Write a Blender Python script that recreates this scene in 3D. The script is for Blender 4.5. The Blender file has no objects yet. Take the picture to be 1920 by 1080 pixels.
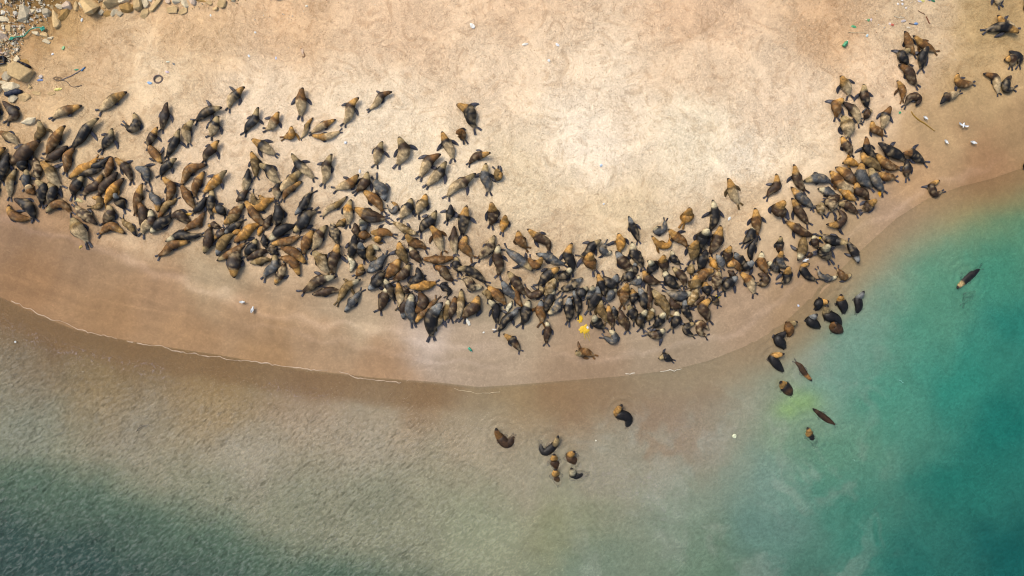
import bpy, bmesh, math, random
import numpy as np
from mathutils import Vector

R = math.radians
C = bpy.context.scene.collection
rnd = random.Random(7)
PX = 0.045                                   # metres of beach per photograph pixel (drone straight above)
HW, HH = 960 * PX, 540 * PX

# ------------------------------------------------------------------ camera, light, exposure
cam = bpy.data.objects.new('camera', bpy.data.cameras.new('camera'))
C.objects.link(cam)
cam.data.lens = 24; cam.data.sensor_width = 36
cam.data.clip_end = 2000
cam.location = (0, 0, 2 * HW * 24 / 36)
bpy.context.scene.camera = cam

SUN_EL, SUN_AZ = R(52), R(-48)               # azimuth clockwise from +Y (top of the frame)
w = bpy.data.worlds.new('World'); bpy.context.scene.world = w; w.use_nodes = True
nt = w.node_tree
sky = nt.nodes.new('ShaderNodeTexSky'); sky.sky_type = 'NISHITA'; sky.sun_disc = False
sky.sun_elevation = SUN_EL; sky.sun_rotation = SUN_AZ; sky.dust_density = 4.0; sky.air_density = 1.0; sky.ozone_density = 1.0
bg = nt.nodes['Background']; bg.inputs['Strength'].default_value = 0.13
nt.links.new(sky.outputs[0], bg.inputs['Color'])
sl = bpy.data.lights.new('sun', 'SUN'); sl.energy = 1.3; sl.angle = R(24); sl.color = (1.0, 0.93, 0.82)
sun = bpy.data.objects.new('sun', sl); C.objects.link(sun)
sd = Vector((math.sin(SUN_AZ) * math.cos(SUN_EL), math.cos(SUN_AZ) * math.cos(SUN_EL), math.sin(SUN_EL)))
sun.rotation_euler = (-sd).to_track_quat('-Z', 'Y').to_euler()
sun.location = sd * 80
vs = bpy.context.scene.view_settings
vs.view_transform = 'Standard'; vs.look = 'None'; vs.gamma = 1; vs.use_curve_mapping = False
vs.exposure = 0.9
bpy.context.scene.cycles.filter_width = 1.15

LIT = np.array((1.801, 1.768, 1.854))             # what a white sheet on the beach renders as: turns photo colours into base colours

# ------------------------------------------------------------------ helpers
def s2l(c):
    c = np.asarray(c, float) / 255.0
    return np.where(c <= 0.04045, c / 12.92, ((c + 0.055) / 1.055) ** 2.4)
def alb(c): return np.clip(s2l(c) / LIT, 0.004, 0.85)
def W(x, y): return ((x - 960) * PX, (540 - y) * PX)

def hash2(ix, iy, seed):
    h = (ix.astype(np.int64) * 374761393 + iy.astype(np.int64) * 668265263 + seed * 1442695041) & 0xffffffff
    h = ((h ^ (h >> 13)) * 1274126177) & 0xffffffff
    return ((h ^ (h >> 16)) & 0xffff) / 65535.0
def noise(x, y, seed=0):
    ix, iy = np.floor(x), np.floor(y); fx, fy = x - ix, y - iy
    fx = fx * fx * (3 - 2 * fx); fy = fy * fy * (3 - 2 * fy)
    a, b = hash2(ix, iy, seed), hash2(ix + 1, iy, seed)
    c, d = hash2(ix, iy + 1, seed), hash2(ix + 1, iy + 1, seed)
    return (a + (b - a) * fx) * (1 - fy) + (c + (d - c) * fx) * fy
def fbm(x, y, seed=0, o=4):
    t, a, s = 0, 0.5, 0
    for i in range(o):
        t = t + a * noise(x * 2 ** i, y * 2 ** i, seed + i * 17); s += a; a *= 0.5
    return t / s
def sstep(a, b, x):
    t = np.clip((x - a) / (b - a), 0, 1); return t * t * (3 - 2 * t)

SHORE = np.array([W(*p) for p in [(-3000,100),(-400,430),(-100,520),(0,557),(60,585),(140,618),(250,641),(400,664),(560,692),(700,708),(820,717),(900,726),
    (960,722),(1080,712),(1160,706),(1260,694),(1330,676),(1400,648),(1470,606),(1540,540),(1600,482),(1680,410),(1740,372),(1800,350),(1860,335),(1920,314),(2100,255),(2600,100),(4500,-600)]])
def shore(x, y):
    """signed distance to the waterline (positive on land) and distance along it"""
    best = np.full(x.shape, 1e9); sgn = np.ones(x.shape); along = np.zeros(x.shape); L0 = 0
    for (ax, ay), (bx, by) in zip(SHORE[:-1], SHORE[1:]):
        dx, dy = bx - ax, by - ay; L = math.hypot(dx, dy)
        t = np.clip(((x - ax) * dx + (y - ay) * dy) / (L * L), 0, 1)
        d = np.hypot(x - ax - t * dx, y - ay - t * dy); m = d < best
        best = np.where(m, d, best); along = np.where(m, L0 + t * L, along)
        sgn = np.where(m, np.sign(dx * (y - ay) - dy * (x - ax)), sgn); L0 += L
    return best * sgn, along
def ground_z(x, y, d=None):
    if d is None: d = shore(x, y)[0]
    land = 0.045 * np.clip(d, 0, 14) + 0.02 * np.clip(d - 14, 0, 60)
    sea = -0.052 * np.clip(-d, 0, 14) - 0.11 * np.clip(-d - 14, 0, 30)
    relief = 0.16 * (fbm(x * 0.16, y * 0.16, 3) - 0.5) * sstep(4, 9, np.abs(d))
    tramp = 0.05 * (fbm(x * 0.9, y * 0.9, 11, 3) - 0.5) * sstep(3, 7, d)
    return land + sea + relief + tramp
def gz(x, y): return float(ground_z(np.array([x]), np.array([y]))[0])

def idw(x, y, pts, s=1.8):
    """smooth blend of measured colours at map points"""
    num = np.zeros(x.shape + (3,)); den = np.zeros(x.shape)
    for px, py, c in pts:
        wx, wy = W(px, py)
        k = 1.0 / ((x - wx) ** 2 + (y - wy) ** 2 + s * s) ** 2
        num += k[..., None] * alb(c); den += k
    return num / den[..., None]

SAND = [(0,0,(196,160,112)),(60,8,(128,98,54)),(110,10,(124,95,50)),(30,90,(196,160,118)),(60,60,(176,138,96)),(150,60,(196,158,108)),(350,60,(212,177,137)),(550,60,(217,181,143)),(300,140,(229,202,167)),  # browner top-corner entries carry lens vignetting as sand colour
 (100,170,(204,171,131)),(200,110,(210,177,139)),(960,30,(222,189,155)),(960,110,(232,205,174)),(1300,50,(216,181,147)),(1300,130,(228,199,167)),(1560,60,(206,169,131)),(1700,40,(209,182,148)),(750,60,(224,191,157)),
 (1850,60,(189,159,113)),(1900,20,(181,151,107)),(1850,180,(183,153,111)),(1650,140,(226,195,161)),(1450,200,(228,201,171)),(1300,265,(238,219,190)),(1100,270,(240,221,197)),(1400,290,(238,219,193)),
 (1150,215,(238,215,187)),(700,230,(236,214,185)),(500,200,(234,209,179)),(800,320,(234,213,183)),(1000,360,(228,205,171)),(1150,390,(222,197,161)),(1050,430,(214,187,153)),(1500,280,(230,205,173)),
 (1600,300,(216,187,151)),(1750,250,(183,152,112)),(1900,230,(167,136,98)),(1850,290,(166,127,91)),(1700,330,(188,151,111)),(1660,390,(177,147,118)),(1560,440,(179,151,116)),(1420,400,(212,183,147)),
 (400,300,(226,199,167)),(150,300,(214,185,147)),(150,240,(212,183,145)),(30,280,(204,171,131)),(500,450,(206,178,145)),(250,380,(210,181,147)),(950,500,(204,175,141)),(950,570,(171,154,127)),
 (1250,640,(167,146,121)),(1400,560,(171,144,117)),(1500,560,(171,141,108)),(1100,680,(163,136,109)),(900,650,(171,149,125)),(650,600,(187,164,134)),(400,520,(187,163,130)),(450,595,(173,139,104)),
 (300,560,(171,135,100)),(150,450,(167,133,100)),(50,430,(159,125,94)),(50,510,(157,119,82)),(200,590,(159,123,86)),(500,660,(169,133,94)),(700,680,(177,141,106)),(800,625,(190,170,152)),(600,645,(173,141,108)),(350,625,(167,131,94))]
SEA = [(1250,690,(176,140,106)),(1330,668,(172,138,106)),(1440,630,(172,136,102)),(1500,585,(170,140,108)),(1560,530,(168,150,131)),(1620,478,(174,156,137)),(1690,408,(178,150,116)),(1760,366,(172,142,102)),(1830,345,(168,136,94)),(0,590,(138,104,68)),(100,645,(126,92,56)),(250,675,(130,96,60)),(400,698,(138,102,66)),(600,722,(152,116,84)),(800,735,(160,126,94)),(960,742,(166,136,100)),(30,690,(142,128,107)),(200,722,(152,128,90)),
 (400,745,(168,142,102)),(600,775,(176,157,135)),(50,790,(134,137,121)),(250,800,(156,145,127)),(450,850,(168,157,139)),(700,820,(172,159,139)),(900,800,(176,161,139)),(100,880,(138,138,116)),(250,900,(138,138,116)),
 (400,930,(138,138,116)),(550,950,(138,138,116)),(700,930,(138,138,116)),(0,950,(138,138,116)),(150,1000,(138,138,116)),(300,1020,(138,138,116)),(450,1050,(138,138,116)),(600,1060,(138,138,116)),(750,1060,(138,138,116)),
 (0,1080,(138,138,116)),(900,1000,(150,153,127)),(1000,900,(166,157,137)),(1050,985,(146,145,111)),(1100,1060,(118,136,119)),(1150,850,(162,156,139)),(1060,740,(158,122,88)),(1150,742,(154,118,86)),(1250,735,(154,128,113)),
 (1250,800,(162,152,135)),(1320,790,(160,158,145)),(1300,950,(138,150,133)),(1350,1050,(102,128,106)),(1450,900,(126,152,141)),(1450,1000,(106,138,129)),(1400,740,(154,156,141)),(1450,690,(150,148,131)),(1330,710,(158,146,127)),
 (1490,640,(152,148,127)),(1550,570,(152,150,131)),(1600,630,(102,156,141)),(1620,510,(150,164,139)),(1700,455,(124,156,135)),(1750,405,(152,160,129)),(1820,375,(156,150,96)),(1900,345,(158,134,90)),(1900,420,(57,140,114)),
 (1500,755,(122,156,128)),(1480,775,(136,154,126)),(1550,700,(114,162,151)),(1560,850,(93,142,118)),(1650,750,(63,142,122)),(1600,1000,(59,128,112)),(1700,600,(63,146,124)),(1750,520,(73,150,124)),(1850,500,(43,140,118)),
 (1800,700,(41,134,118)),(1900,600,(29,120,108)),(1900,800,(23,110,100)),(1800,900,(33,114,102)),(1900,1050,(19,90,86)),(1700,1060,(33,102,94)),(1500,1070,(75,114,100)),(1550,930,(75,134,116))]

def murk_of(D):
    dep = np.clip(-D, 0, 60)
    return 0.12 + 0.2 * sstep(1.5, 5, dep) + 0.34 * (1 - np.exp(-dep / 9.0)) + 0.06 * sstep(14, 30, dep)
def murk_gain(D):                            # silt and sea bed are a little paler than the pair of them looks from above
    m = murk_of(D); return 1.0 / (m + (1 - m) ** 2 * 0.94)

def new_mat(name):
    m = bpy.data.materials.new(name); m.use_nodes = True
    n = m.node_tree; b = n.nodes['Principled BSDF']; return m, n, b
def N(n, typ, **kw):
    o = n.nodes.new(typ)
    for k, v in kw.items():
        if k.startswith('_'): setattr(o, k[1:], v)
        else: o.inputs[k.replace('__', ' ')].default_value = v
    return o
def MATH(n, op, a, b=None, clamp=False):
    o = n.nodes.new('ShaderNodeMath'); o.operation = op; o.use_clamp = clamp
    for i, v in enumerate((a, b)):
        if v is None: continue
        if isinstance(v, (int, float)): o.inputs[i].default_value = v
        else: n.links.new(v, o.inputs[i])
    return o.outputs[0]
def MUL(n, col, fac):
    """colour times a grey factor"""
    o = n.nodes.new('ShaderNodeVectorMath'); o.operation = 'SCALE'
    n.links.new(col, o.inputs[0]); n.links.new(fac, o.inputs['Scale']); return o.outputs[0]
def RANGE(n, v, a, b, c, d):
    o = n.nodes.new('ShaderNodeMapRange'); o.clamp = True
    for i, x in zip(('From Min', 'From Max', 'To Min', 'To Max'), (a, b, c, d)): o.inputs[i].default_value = x
    n.links.new(v, o.inputs['Value']); return o.outputs[0]

def tag(o, label=None, cat=None, group=None, kind=None):
    if label: o['label'] = label
    if cat: o['category'] = cat
    if group: o['group'] = group
    if kind: o['kind'] = kind
    return o
def mesh_np(name, V, F, mat, cols=None, extra=None, smooth=True):
    me = bpy.data.meshes.new(name); me.from_pydata([tuple(v) for v in V], [], F)
    finish(me, mat, cols, extra, smooth); return me
def finish(me, mat, cols=None, extra=None, smooth=True):
    if cols is not None:
        a = me.color_attributes.new('Col', 'FLOAT_COLOR', 'POINT')
        c = np.ones((len(me.vertices), 4), np.float32); c[:, :3] = cols; a.data.foreach_set('color', c.ravel())
    for k, v in (extra or {}).items():
        a = me.attributes.new(k, 'FLOAT', 'POINT'); a.data.foreach_set('value', np.asarray(v, np.float32))
    me.materials.append(mat)
    if smooth: me.polygons.foreach_set('use_smooth', [True] * len(me.polygons))
    me.update()
def link(name, me, loc=(0, 0, 0), parent=None):
    o = bpy.data.objects.new(name, me); C.objects.link(o); o.location = loc
    if parent: o.parent = parent
    return o
def grid_mesh(name, xs, ys, Z, keep=None):
    nx, ny = len(xs), len(ys)
    X, Y = np.meshgrid(xs, ys)
    V = np.stack([X, Y, Z], -1).reshape(-1, 3)
    i = np.arange((ny - 1) * (nx - 1)); r, c = i // (nx - 1), i % (nx - 1)
    q = np.stack([r * nx + c, r * nx + c + 1, (r + 1) * nx + c + 1, (r + 1) * nx + c], -1)
    idx = None
    if keep is not None:
        q = q[keep.reshape(-1)[q].any(1)]
        used = np.zeros(len(V), bool); used[q.ravel()] = True
        idx = np.nonzero(used)[0]; m = np.zeros(len(V), np.int64); m[idx] = np.arange(len(idx)); V = V[idx]; q = m[q]
    me = bpy.data.meshes.new(name)
    me.vertices.add(len(V)); me.vertices.foreach_set('co', V.astype(np.float32).ravel())
    me.loops.add(q.size); me.loops.foreach_set('vertex_index', q.astype(np.int32).ravel())
    me.polygons.add(len(q)); me.polygons.foreach_set('loop_start', np.arange(0, q.size, 4, dtype=np.int32))
    me.update(calc_edges=True); return me, idx
def axis(half, step, far):
    a = np.arange(-half, half + step / 2, step); out = []; s, p = step, half
    while p < far: s *= 1.5; p += s; out.append(p)
    out = np.array(out); return np.concatenate([-out[::-1], a, out])

# ------------------------------------------------------------------ sand
def sand_material():
    m, n, b = new_mat('sand'); L = n.links
    pos = n.nodes.new('ShaderNodeNewGeometry').outputs['Position']
    col = N(n, 'ShaderNodeAttribute', _attribute_name='Col').outputs['Color']
    dry = N(n, 'ShaderNodeAttribute', _attribute_name='dry').outputs['Fac']
    pebb = N(n, 'ShaderNodeAttribute', _attribute_name='pebbly').outputs['Fac']
    def noi(scale, detail, dist, rough=0.55):
        o = N(n, 'ShaderNodeTexNoise', Scale=scale, Detail=detail, Roughness=rough, Distortion=dist); L.new(pos, o.inputs['Vector']); return o.outputs['Fac']
    big = noi(0.28, 6, 1.2, 0.6); mid = noi(1.1, 6, 2.2, 0.62); fine = noi(9, 4, 0.3, 0.7); drag = noi(0.75, 3, 4.5, 0.5); drag2 = noi(1.7, 2, 3.0, 0.5)
    def line(v, wdt): return RANGE(n, MATH(n, 'ABSOLUTE', MATH(n, 'SUBTRACT', v, 0.5)), 0.0, wdt, 1.0, 0.0)
    gate = RANGE(n, big, 0.62, 0.44, 0.1, 1.0)
    marks = MATH(n, 'MULTIPLY', MATH(n, 'MAXIMUM', line(drag, 0.022), line(drag2, 0.03)), MATH(n, 'MULTIPLY', gate, dry))
    hook = noi(1.5, 3, 3.6, 0.5); hook2 = noi(3.0, 2, 2.6, 0.5); grit = noi(6.5, 2, 0.4, 0.6); pale = noi(1.5, 4, 3.0, 0.6)
    dark = MATH(n, 'MAXIMUM', RANGE(n, hook, 0.37, 0.33, 0.0, 1.0), MATH(n, 'MULTIPLY', RANGE(n, hook2, 0.36, 0.32, 0.0, 0.45), RANGE(n, big, 0.42, 0.58, 0.2, 1.0)))
    dark = MATH(n, 'MULTIPLY', dark, RANGE(n, dry, 0, 1, 0.12, 1.0))
    churn = MATH(n, 'MULTIPLY', RANGE(n, noi(0.42, 8, 3.2, 0.66), 0.50, 0.37, 0.0, 1.0), dry)
    f = MATH(n, 'MULTIPLY', RANGE(n, big, 0.36, 0.64, 0.98, 1.08), RANGE(n, mid, 0.36, 0.64, 0.94, 1.07))
    f = MATH(n, 'MULTIPLY', f, RANGE(n, pale, 0.52, 0.66, 0.97, 1.10))
    f = MATH(n, 'MULTIPLY', f, RANGE(n, grit, 0.34, 0.66, 0.95, 1.05))
    f = MATH(n, 'MULTIPLY', f, RANGE(n, churn, 0, 1, 1.05, 0.87))
    f = MATH(n, 'MULTIPLY', f, MATH(n, 'MULTIPLY', RANGE(n, marks, 0, 1, 1.0, 0.76), RANGE(n, dry, 0, 1, 1.0, 1.22)))
    f = MATH(n, 'MULTIPLY', f, RANGE(n, dark, 0, 1, 1.0, 0.78))
    vo = N(n, 'ShaderNodeTexVoronoi', Scale=3.2, Randomness=1.0); L.new(pos, vo.inputs['Vector'])
    speck = MATH(n, 'MULTIPLY', RANGE(n, vo.outputs['Distance'], 0.10, 0.2, 1.0, 0.0), pebb)
    sel = MATH(n, 'MULTIPLY', RANGE(n, noi(1.3, 2, 0), 0.5, 0.62, 0.0, 1.0), speck)
    f = MATH(n, 'MULTIPLY', f, RANGE(n, sel, 0, 1, 1.0, 0.62))
    # the dragged-up sand is a little redder underneath
    mixc = n.nodes.new('ShaderNodeMix'); mixc.data_type = 'RGBA'; mixc.blend_type = 'MULTIPLY'
    L.new(MATH(n, 'MAXIMUM', dark, churn), mixc.inputs['Factor'])
    L.new(MUL(n, col, f), mixc.inputs['A']); mixc.inputs['B'].default_value = (1.0, 0.95, 0.90, 1)
    L.new(mixc.outputs['Result'], b.inputs['Base Color'])
    L.new(RANGE(n, dry, 0, 1, 0.5, 1.0), b.inputs['Roughness']); b.inputs['Specular IOR Level'].default_value = 0.12
    h = MATH(n, 'ADD', MATH(n, 'MULTIPLY', mid, 0.16), MATH(n, 'MULTIPLY', fine, 0.035))
    h = MATH(n, 'SUBTRACT', h, MATH(n, 'MULTIPLY', marks, 0.05))
    bp = N(n, 'ShaderNodeBump', Strength=0.55, Distance=1.0); L.new(MATH(n, 'MULTIPLY', h, RANGE(n, dry, 0, 1, 0.25, 1.0)), bp.inputs['Height']); L.new(bp.outputs[0], b.inputs['Normal'])
    return m

def poly_dist(x, y, px):
    P = [W(*p) for p in px]; best = np.full(x.shape, 1e9); sg = np.ones(x.shape)
    for (ax, ay), (bx, by) in zip(P[:-1], P[1:]):
        dx, dy = bx - ax, by - ay; t = np.clip(((x - ax) * dx + (y - ay) * dy) / (dx * dx + dy * dy), 0, 1)
        d = np.hypot(x - ax - t * dx, y - ay - t * dy); m = d < best
        best = np.where(m, d, best); sg = np.where(m, np.sign(dx * (y - ay) - dy * (x - ax)), sg)
    return best * sg
def deep_water(cw, X, Y):
    """the drop-off across the lower left: the bottom falls away along a slanting line"""
    q = poly_dist(X + 1.2 * (fbm(X * .3, Y * .3, 141) - .5) * 2, Y + 1.6 * (fbm(X * .25, Y * .25, 143, 4) - .5) * 2, [(-900, 600), (-200, 770), (0, 828), (250, 900), (500, 975), (700, 1035), (900, 1090), (1500, 1250)])
    k = sstep(1.4, -3.6, q)[..., None]; k2 = sstep(-2, -9, q)[..., None]
    return (cw * (1 - k) + alb((90,110,92)) * k) * (1 - k2) + alb((58,80,74)) * k2
xs, ys = axis(HW + 3, 0.11, 420), axis(HH + 3, 0.11, 420)
X, Y = np.meshgrid(xs, ys)
D, S = shore(X, Y)
Z = ground_z(X, Y, D)
me, _ = grid_mesh('beach', xs, ys, Z)
wob = 1.6
xw, yw = X + wob * (fbm(X * 0.35, Y * 0.35, 5) - .5) * 2, Y + wob * (fbm(X * 0.35, Y * 0.35, 9) - .5) * 2
cs = idw(xw, yw, SAND)
streak = fbm(S * 0.05, D * 0.85 + fbm(S * 0.12, D * 0.1, 31) * 2.2, 21, 4) - 0.5
band = sstep(0.3, 1.5, D) * (1 - sstep(9, 14, D))
cs = cs * (1 + 0.5 * streak * band)[..., None]  # wet sheen in shore-parallel streaks, put into the sand colour
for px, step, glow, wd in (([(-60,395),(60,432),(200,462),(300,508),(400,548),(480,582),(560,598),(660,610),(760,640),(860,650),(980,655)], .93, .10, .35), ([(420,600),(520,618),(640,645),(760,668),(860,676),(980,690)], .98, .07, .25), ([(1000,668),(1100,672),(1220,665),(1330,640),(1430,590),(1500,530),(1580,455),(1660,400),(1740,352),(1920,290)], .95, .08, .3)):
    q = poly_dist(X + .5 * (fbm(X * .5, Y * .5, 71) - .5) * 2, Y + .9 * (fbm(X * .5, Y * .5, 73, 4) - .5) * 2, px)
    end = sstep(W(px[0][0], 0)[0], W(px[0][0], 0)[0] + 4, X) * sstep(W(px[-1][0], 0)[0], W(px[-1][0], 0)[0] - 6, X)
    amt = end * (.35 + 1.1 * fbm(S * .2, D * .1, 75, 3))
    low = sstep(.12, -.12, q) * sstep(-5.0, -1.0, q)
    cs = cs * (1 + (step - 1) * low * end + glow * 1.6 * np.exp(-(q / wd) ** 2) * amt)[..., None] + (np.exp(-(q / wd) ** 2) * amt * glow * .25)[..., None] * np.array([.5, .5, .62])  # tone step plus a pale sheen line painted along each swash edge
lines = np.exp(-((fbm(S * .035, D * .42 + 1.6 * fbm(S * .1, D * .1, 37), 51, 3) - .5) / .016) ** 2) * fbm(S * .15, D * .3, 57)
cs = cs * (1 + .22 * lines * band)[..., None]  # finer sheen lines along the shore, also only colour
fan = fbm(S * 1.3, D * 0.22, 41, 3) - 0.5
cs = cs * (1 + 0.22 * fan * band)[..., None]
cw = deep_water(idw(xw, yw, SEA, 3.2), X, Y)
pl = sstep(.50, .66, fbm(X * .34 + 2.4 * fbm(X * .3, Y * .3, 81), Y * .34 + 2.4 * fbm(X * .3, Y * .3, 83), 85, 5)) * sstep(930, 1050, X / PX + 960) * sstep(1430, 1300, X / PX + 960) * sstep(1.0, 2.5, -D) * sstep(12, 6, -D)
mk = sstep(.50, .68, fbm(X * .42 + 3 * fbm(X * .28, Y * .28, 91), Y * .42 + 3 * fbm(X * .28, Y * .28, 93), 95, 5)) * sstep(1000, 1150, X / PX + 960) * sstep(1720, 1560, X / PX + 960) * sstep(2.0, 4.0, -D)
cw = cw * (1 - .38 * pl[..., None]) + alb((152,118,92)) * .38 * pl[..., None]
cw = cw * (1 - .2 * mk[..., None]) + alb((176,176,166)) * .2 * mk[..., None]
gb = np.maximum(np.exp(-(((X - W(1503, 0)[0]) / 1.5) ** 2 + ((Y - W(0, 752)[1]) / 1.0) ** 2)), .9 * np.exp(-(((X - W(1478, 0)[0]) / 1.2) ** 2 + ((Y - W(0, 768)[1]) / .8) ** 2)))
gb = gb * (.55 + .9 * fbm(X * .8 + fbm(X, Y, 97), Y * .8, 99, 4)); gb = np.clip(.48 * gb, 0, .7)[..., None]; cw = cw * (1 - gb) + alb((156,190,104)) * gb
bb = (.6 * sstep(2.7, 1.7, -D + .9 * (fbm(X * .5, Y * .5, 151, 4) - .5)) * sstep(960, 760, X / PX + 960))[..., None]; cw = cw * (1 - bb) + alb((142,108,74)) * bb
cw = cw * (1 - .05 * sstep(2.9, 1.6, -D) * sstep(1050, 850, X / PX + 960))[..., None]
soft = (sstep(1000, 1250, X / PX + 960) * (1 - sstep(0.0, 4.0, -D)))[..., None]; cw = cw * (1 - soft) + cs * .95 * soft
under = sstep(0.1, -0.25, D)[..., None]
cols = cs * (1 - under) + np.clip(cw * murk_gain(D)[..., None], 0, 0.85) * under
dry = sstep(5, 10, D) * (1 - sstep(1560, 1760, X / PX + 960) * sstep(330, 60, (540 - Y / PX)) * 0.2)
peb = sstep(14, 20, D)
finish(me, sand_material(), cols.reshape(-1, 3), {'dry': dry.ravel(), 'pebbly': peb.ravel()})
tag(link('beach', me), 'trampled pale sand beach sloping to the water', kind='structure')

# ------------------------------------------------------------------ water
def water_material():
    m = bpy.data.materials.new('sea_water'); m.use_nodes = True
    n = m.node_tree; L = n.links; n.nodes.clear()
    pos = n.nodes.new('ShaderNodeNewGeometry').outputs['Position']
    col = N(n, 'ShaderNodeAttribute', _attribute_name='Col').outputs['Color']
    op = N(n, 'ShaderNodeAttribute', _attribute_name='murk').outputs['Fac']
    chop = N(n, 'ShaderNodeAttribute', _attribute_name='chop').outputs['Fac']
    def noi(scale, detail, dist, stretch=1.0, rot=0.0, rough=0.55):
        mp = n.nodes.new('ShaderNodeMapping'); mp.vector_type = 'TEXTURE'; mp.inputs['Rotation'].default_value = (0, 0, rot); mp.inputs['Scale'].default_value = (stretch, 1, 1)
        L.new(pos, mp.inputs['Vector'])
        o = N(n, 'ShaderNodeTexNoise', Scale=scale, Detail=detail, Roughness=rough, Distortion=dist); L.new(mp.outputs[0], o.inputs['Vector']); return o.outputs['Fac']
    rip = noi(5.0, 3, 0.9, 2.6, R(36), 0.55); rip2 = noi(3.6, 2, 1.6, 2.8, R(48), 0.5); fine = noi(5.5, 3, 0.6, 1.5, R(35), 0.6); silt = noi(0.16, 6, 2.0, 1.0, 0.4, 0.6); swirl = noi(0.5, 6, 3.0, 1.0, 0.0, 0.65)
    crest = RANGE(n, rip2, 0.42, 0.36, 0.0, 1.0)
    a = MATH(n, 'MULTIPLY', RANGE(n, rip, 0.37, 0.63, 0.76, 1.36), RANGE(n, crest, 0, 1, 1.05, 0.58))  # light and dark of the ripples multiplied into the water colour
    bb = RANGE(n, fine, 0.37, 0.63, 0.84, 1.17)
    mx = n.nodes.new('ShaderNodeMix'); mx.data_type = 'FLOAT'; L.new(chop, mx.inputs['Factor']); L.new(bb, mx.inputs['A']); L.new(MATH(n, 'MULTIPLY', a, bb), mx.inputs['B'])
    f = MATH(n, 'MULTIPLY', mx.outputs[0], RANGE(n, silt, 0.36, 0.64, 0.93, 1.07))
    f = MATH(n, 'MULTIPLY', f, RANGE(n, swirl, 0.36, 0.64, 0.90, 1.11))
    sky_glint = N(n, 'ShaderNodeAttribute', _attribute_name='sky_glint').outputs['Fac']
    fleck = MATH(n, 'MULTIPLY', RANGE(n, noi(4.2, 3, 1.2, 1.4, R(-15), 0.6), 0.54, 0.64, 0.0, 0.45), sky_glint)
    fm = n.nodes.new('ShaderNodeMix'); fm.data_type = 'RGBA'; L.new(fleck, fm.inputs['Factor']); L.new(MUL(n, col, f), fm.inputs['A']); fm.inputs['B'].default_value = (0.36, 0.31, 0.33, 1)  # lilac flecks: glints of sky mixed into the water colour
    gm = n.nodes.new('ShaderNodeMix'); gm.data_type = 'RGBA'; L.new(MATH(n, 'MULTIPLY', RANGE(n, rip, 0.52, 0.64, 0.0, 0.42), chop), gm.inputs['Factor']); L.new(fm.outputs['Result'], gm.inputs['A']); gm.inputs['B'].default_value = (0.20, 0.205, 0.185, 1)  # pale strokes: sky reflected off ripples, mixed in as colour
    df = n.nodes.new('ShaderNodeBsdfDiffuse'); L.new(gm.outputs['Result'], df.inputs['Color'])
    tr = n.nodes.new('ShaderNodeBsdfTransparent'); tr.inputs['Color'].default_value = (0.93, 0.97, 0.96, 1)
    gl = n.nodes.new('ShaderNodeBsdfGlossy'); gl.inputs['Roughness'].default_value = 0.13
    h = MATH(n, 'ADD', MATH(n, 'MULTIPLY', rip, 0.2), MATH(n, 'MULTIPLY', fine, 0.05))
    bp = N(n, 'ShaderNodeBump', Strength=0.5, Distance=1.0); L.new(MATH(n, 'MULTIPLY', h, RANGE(n, chop, 0, 1, 0.3, 1.0)), bp.inputs['Height'])
    L.new(bp.outputs[0], gl.inputs['Normal']); L.new(bp.outputs[0], df.inputs['Normal'])
    m1 = n.nodes.new('ShaderNodeMixShader'); L.new(MATH(n, 'MAXIMUM', op, fleck), m1.inputs[0]); L.new(tr.outputs[0], m1.inputs[1]); L.new(df.outputs[0], m1.inputs[2])
    fr = N(n, 'ShaderNodeFresnel', IOR=1.2); L.new(bp.outputs[0], fr.inputs['Normal'])
    m2 = n.nodes.new('ShaderNodeMixShader'); L.new(fr.outputs[0], m2.inputs[0]); L.new(m1.outputs[0], m2.inputs[1]); L.new(gl.outputs[0], m2.inputs[2])
    out = n.nodes.new('ShaderNodeOutputMaterial'); L.new(m2.outputs[0], out.inputs['Surface'])
    return m
xs, ys = axis(HW + 3, 0.13, 420), axis(HH + 3, 0.13, 420)
X, Y = np.meshgrid(xs, ys)
D, S = shore(X, Y)
zs = 0.035 * (fbm(X * 0.5 + Y * 0.2, Y * 0.9 - X * 0.3, 61, 3) - 0.5) * sstep(1, 6, -D)
for px, py, amp in ((940,816,1.2),(1036,832,.7),(1040,862,.6),(1074,856,.6),(1044,892,.7),(1082,884,1.1),(1166,776,.9),(1466,726,.6),(1516,815,.9),(1455,675,.6),(1608,560,.6),(1572,568,.5),(1815,522,.7)):
    rr = np.hypot(X - W(px, 0)[0], Y - W(0, py)[1])        # rings spreading from animals that just moved
    zs = zs + .035 * amp * np.sin(rr * 2 * np.pi / .62) * np.exp(-((rr - 1.3) / .8) ** 2) * (.4 + 1.2 * fbm(X * .4, Y * .4, 161, 2))
me, idx = grid_mesh('sea', xs, ys, zs, keep=D < 0.6)
xw, yw = X + 2.2 * (fbm(X * 0.3, Y * 0.3, 5) - .5) * 2, Y + 2.2 * (fbm(X * 0.3, Y * 0.3, 9) - .5) * 2
cw = deep_water(idw(xw, yw, SEA, 3.2), X, Y)
pl = sstep(.50, .66, fbm(X * .34 + 2.4 * fbm(X * .3, Y * .3, 81), Y * .34 + 2.4 * fbm(X * .3, Y * .3, 83), 85, 5)) * sstep(930, 1050, X / PX + 960) * sstep(1430, 1300, X / PX + 960) * sstep(1.0, 2.5, -D) * sstep(12, 6, -D)
mk = sstep(.50, .68, fbm(X * .42 + 3 * fbm(X * .28, Y * .28, 91), Y * .42 + 3 * fbm(X * .28, Y * .28, 93), 95, 5)) * sstep(1000, 1150, X / PX + 960) * sstep(1720, 1560, X / PX + 960) * sstep(2.0, 4.0, -D)
cw = cw * (1 - .38 * pl[..., None]) + alb((152,118,92)) * .38 * pl[..., None]
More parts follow.
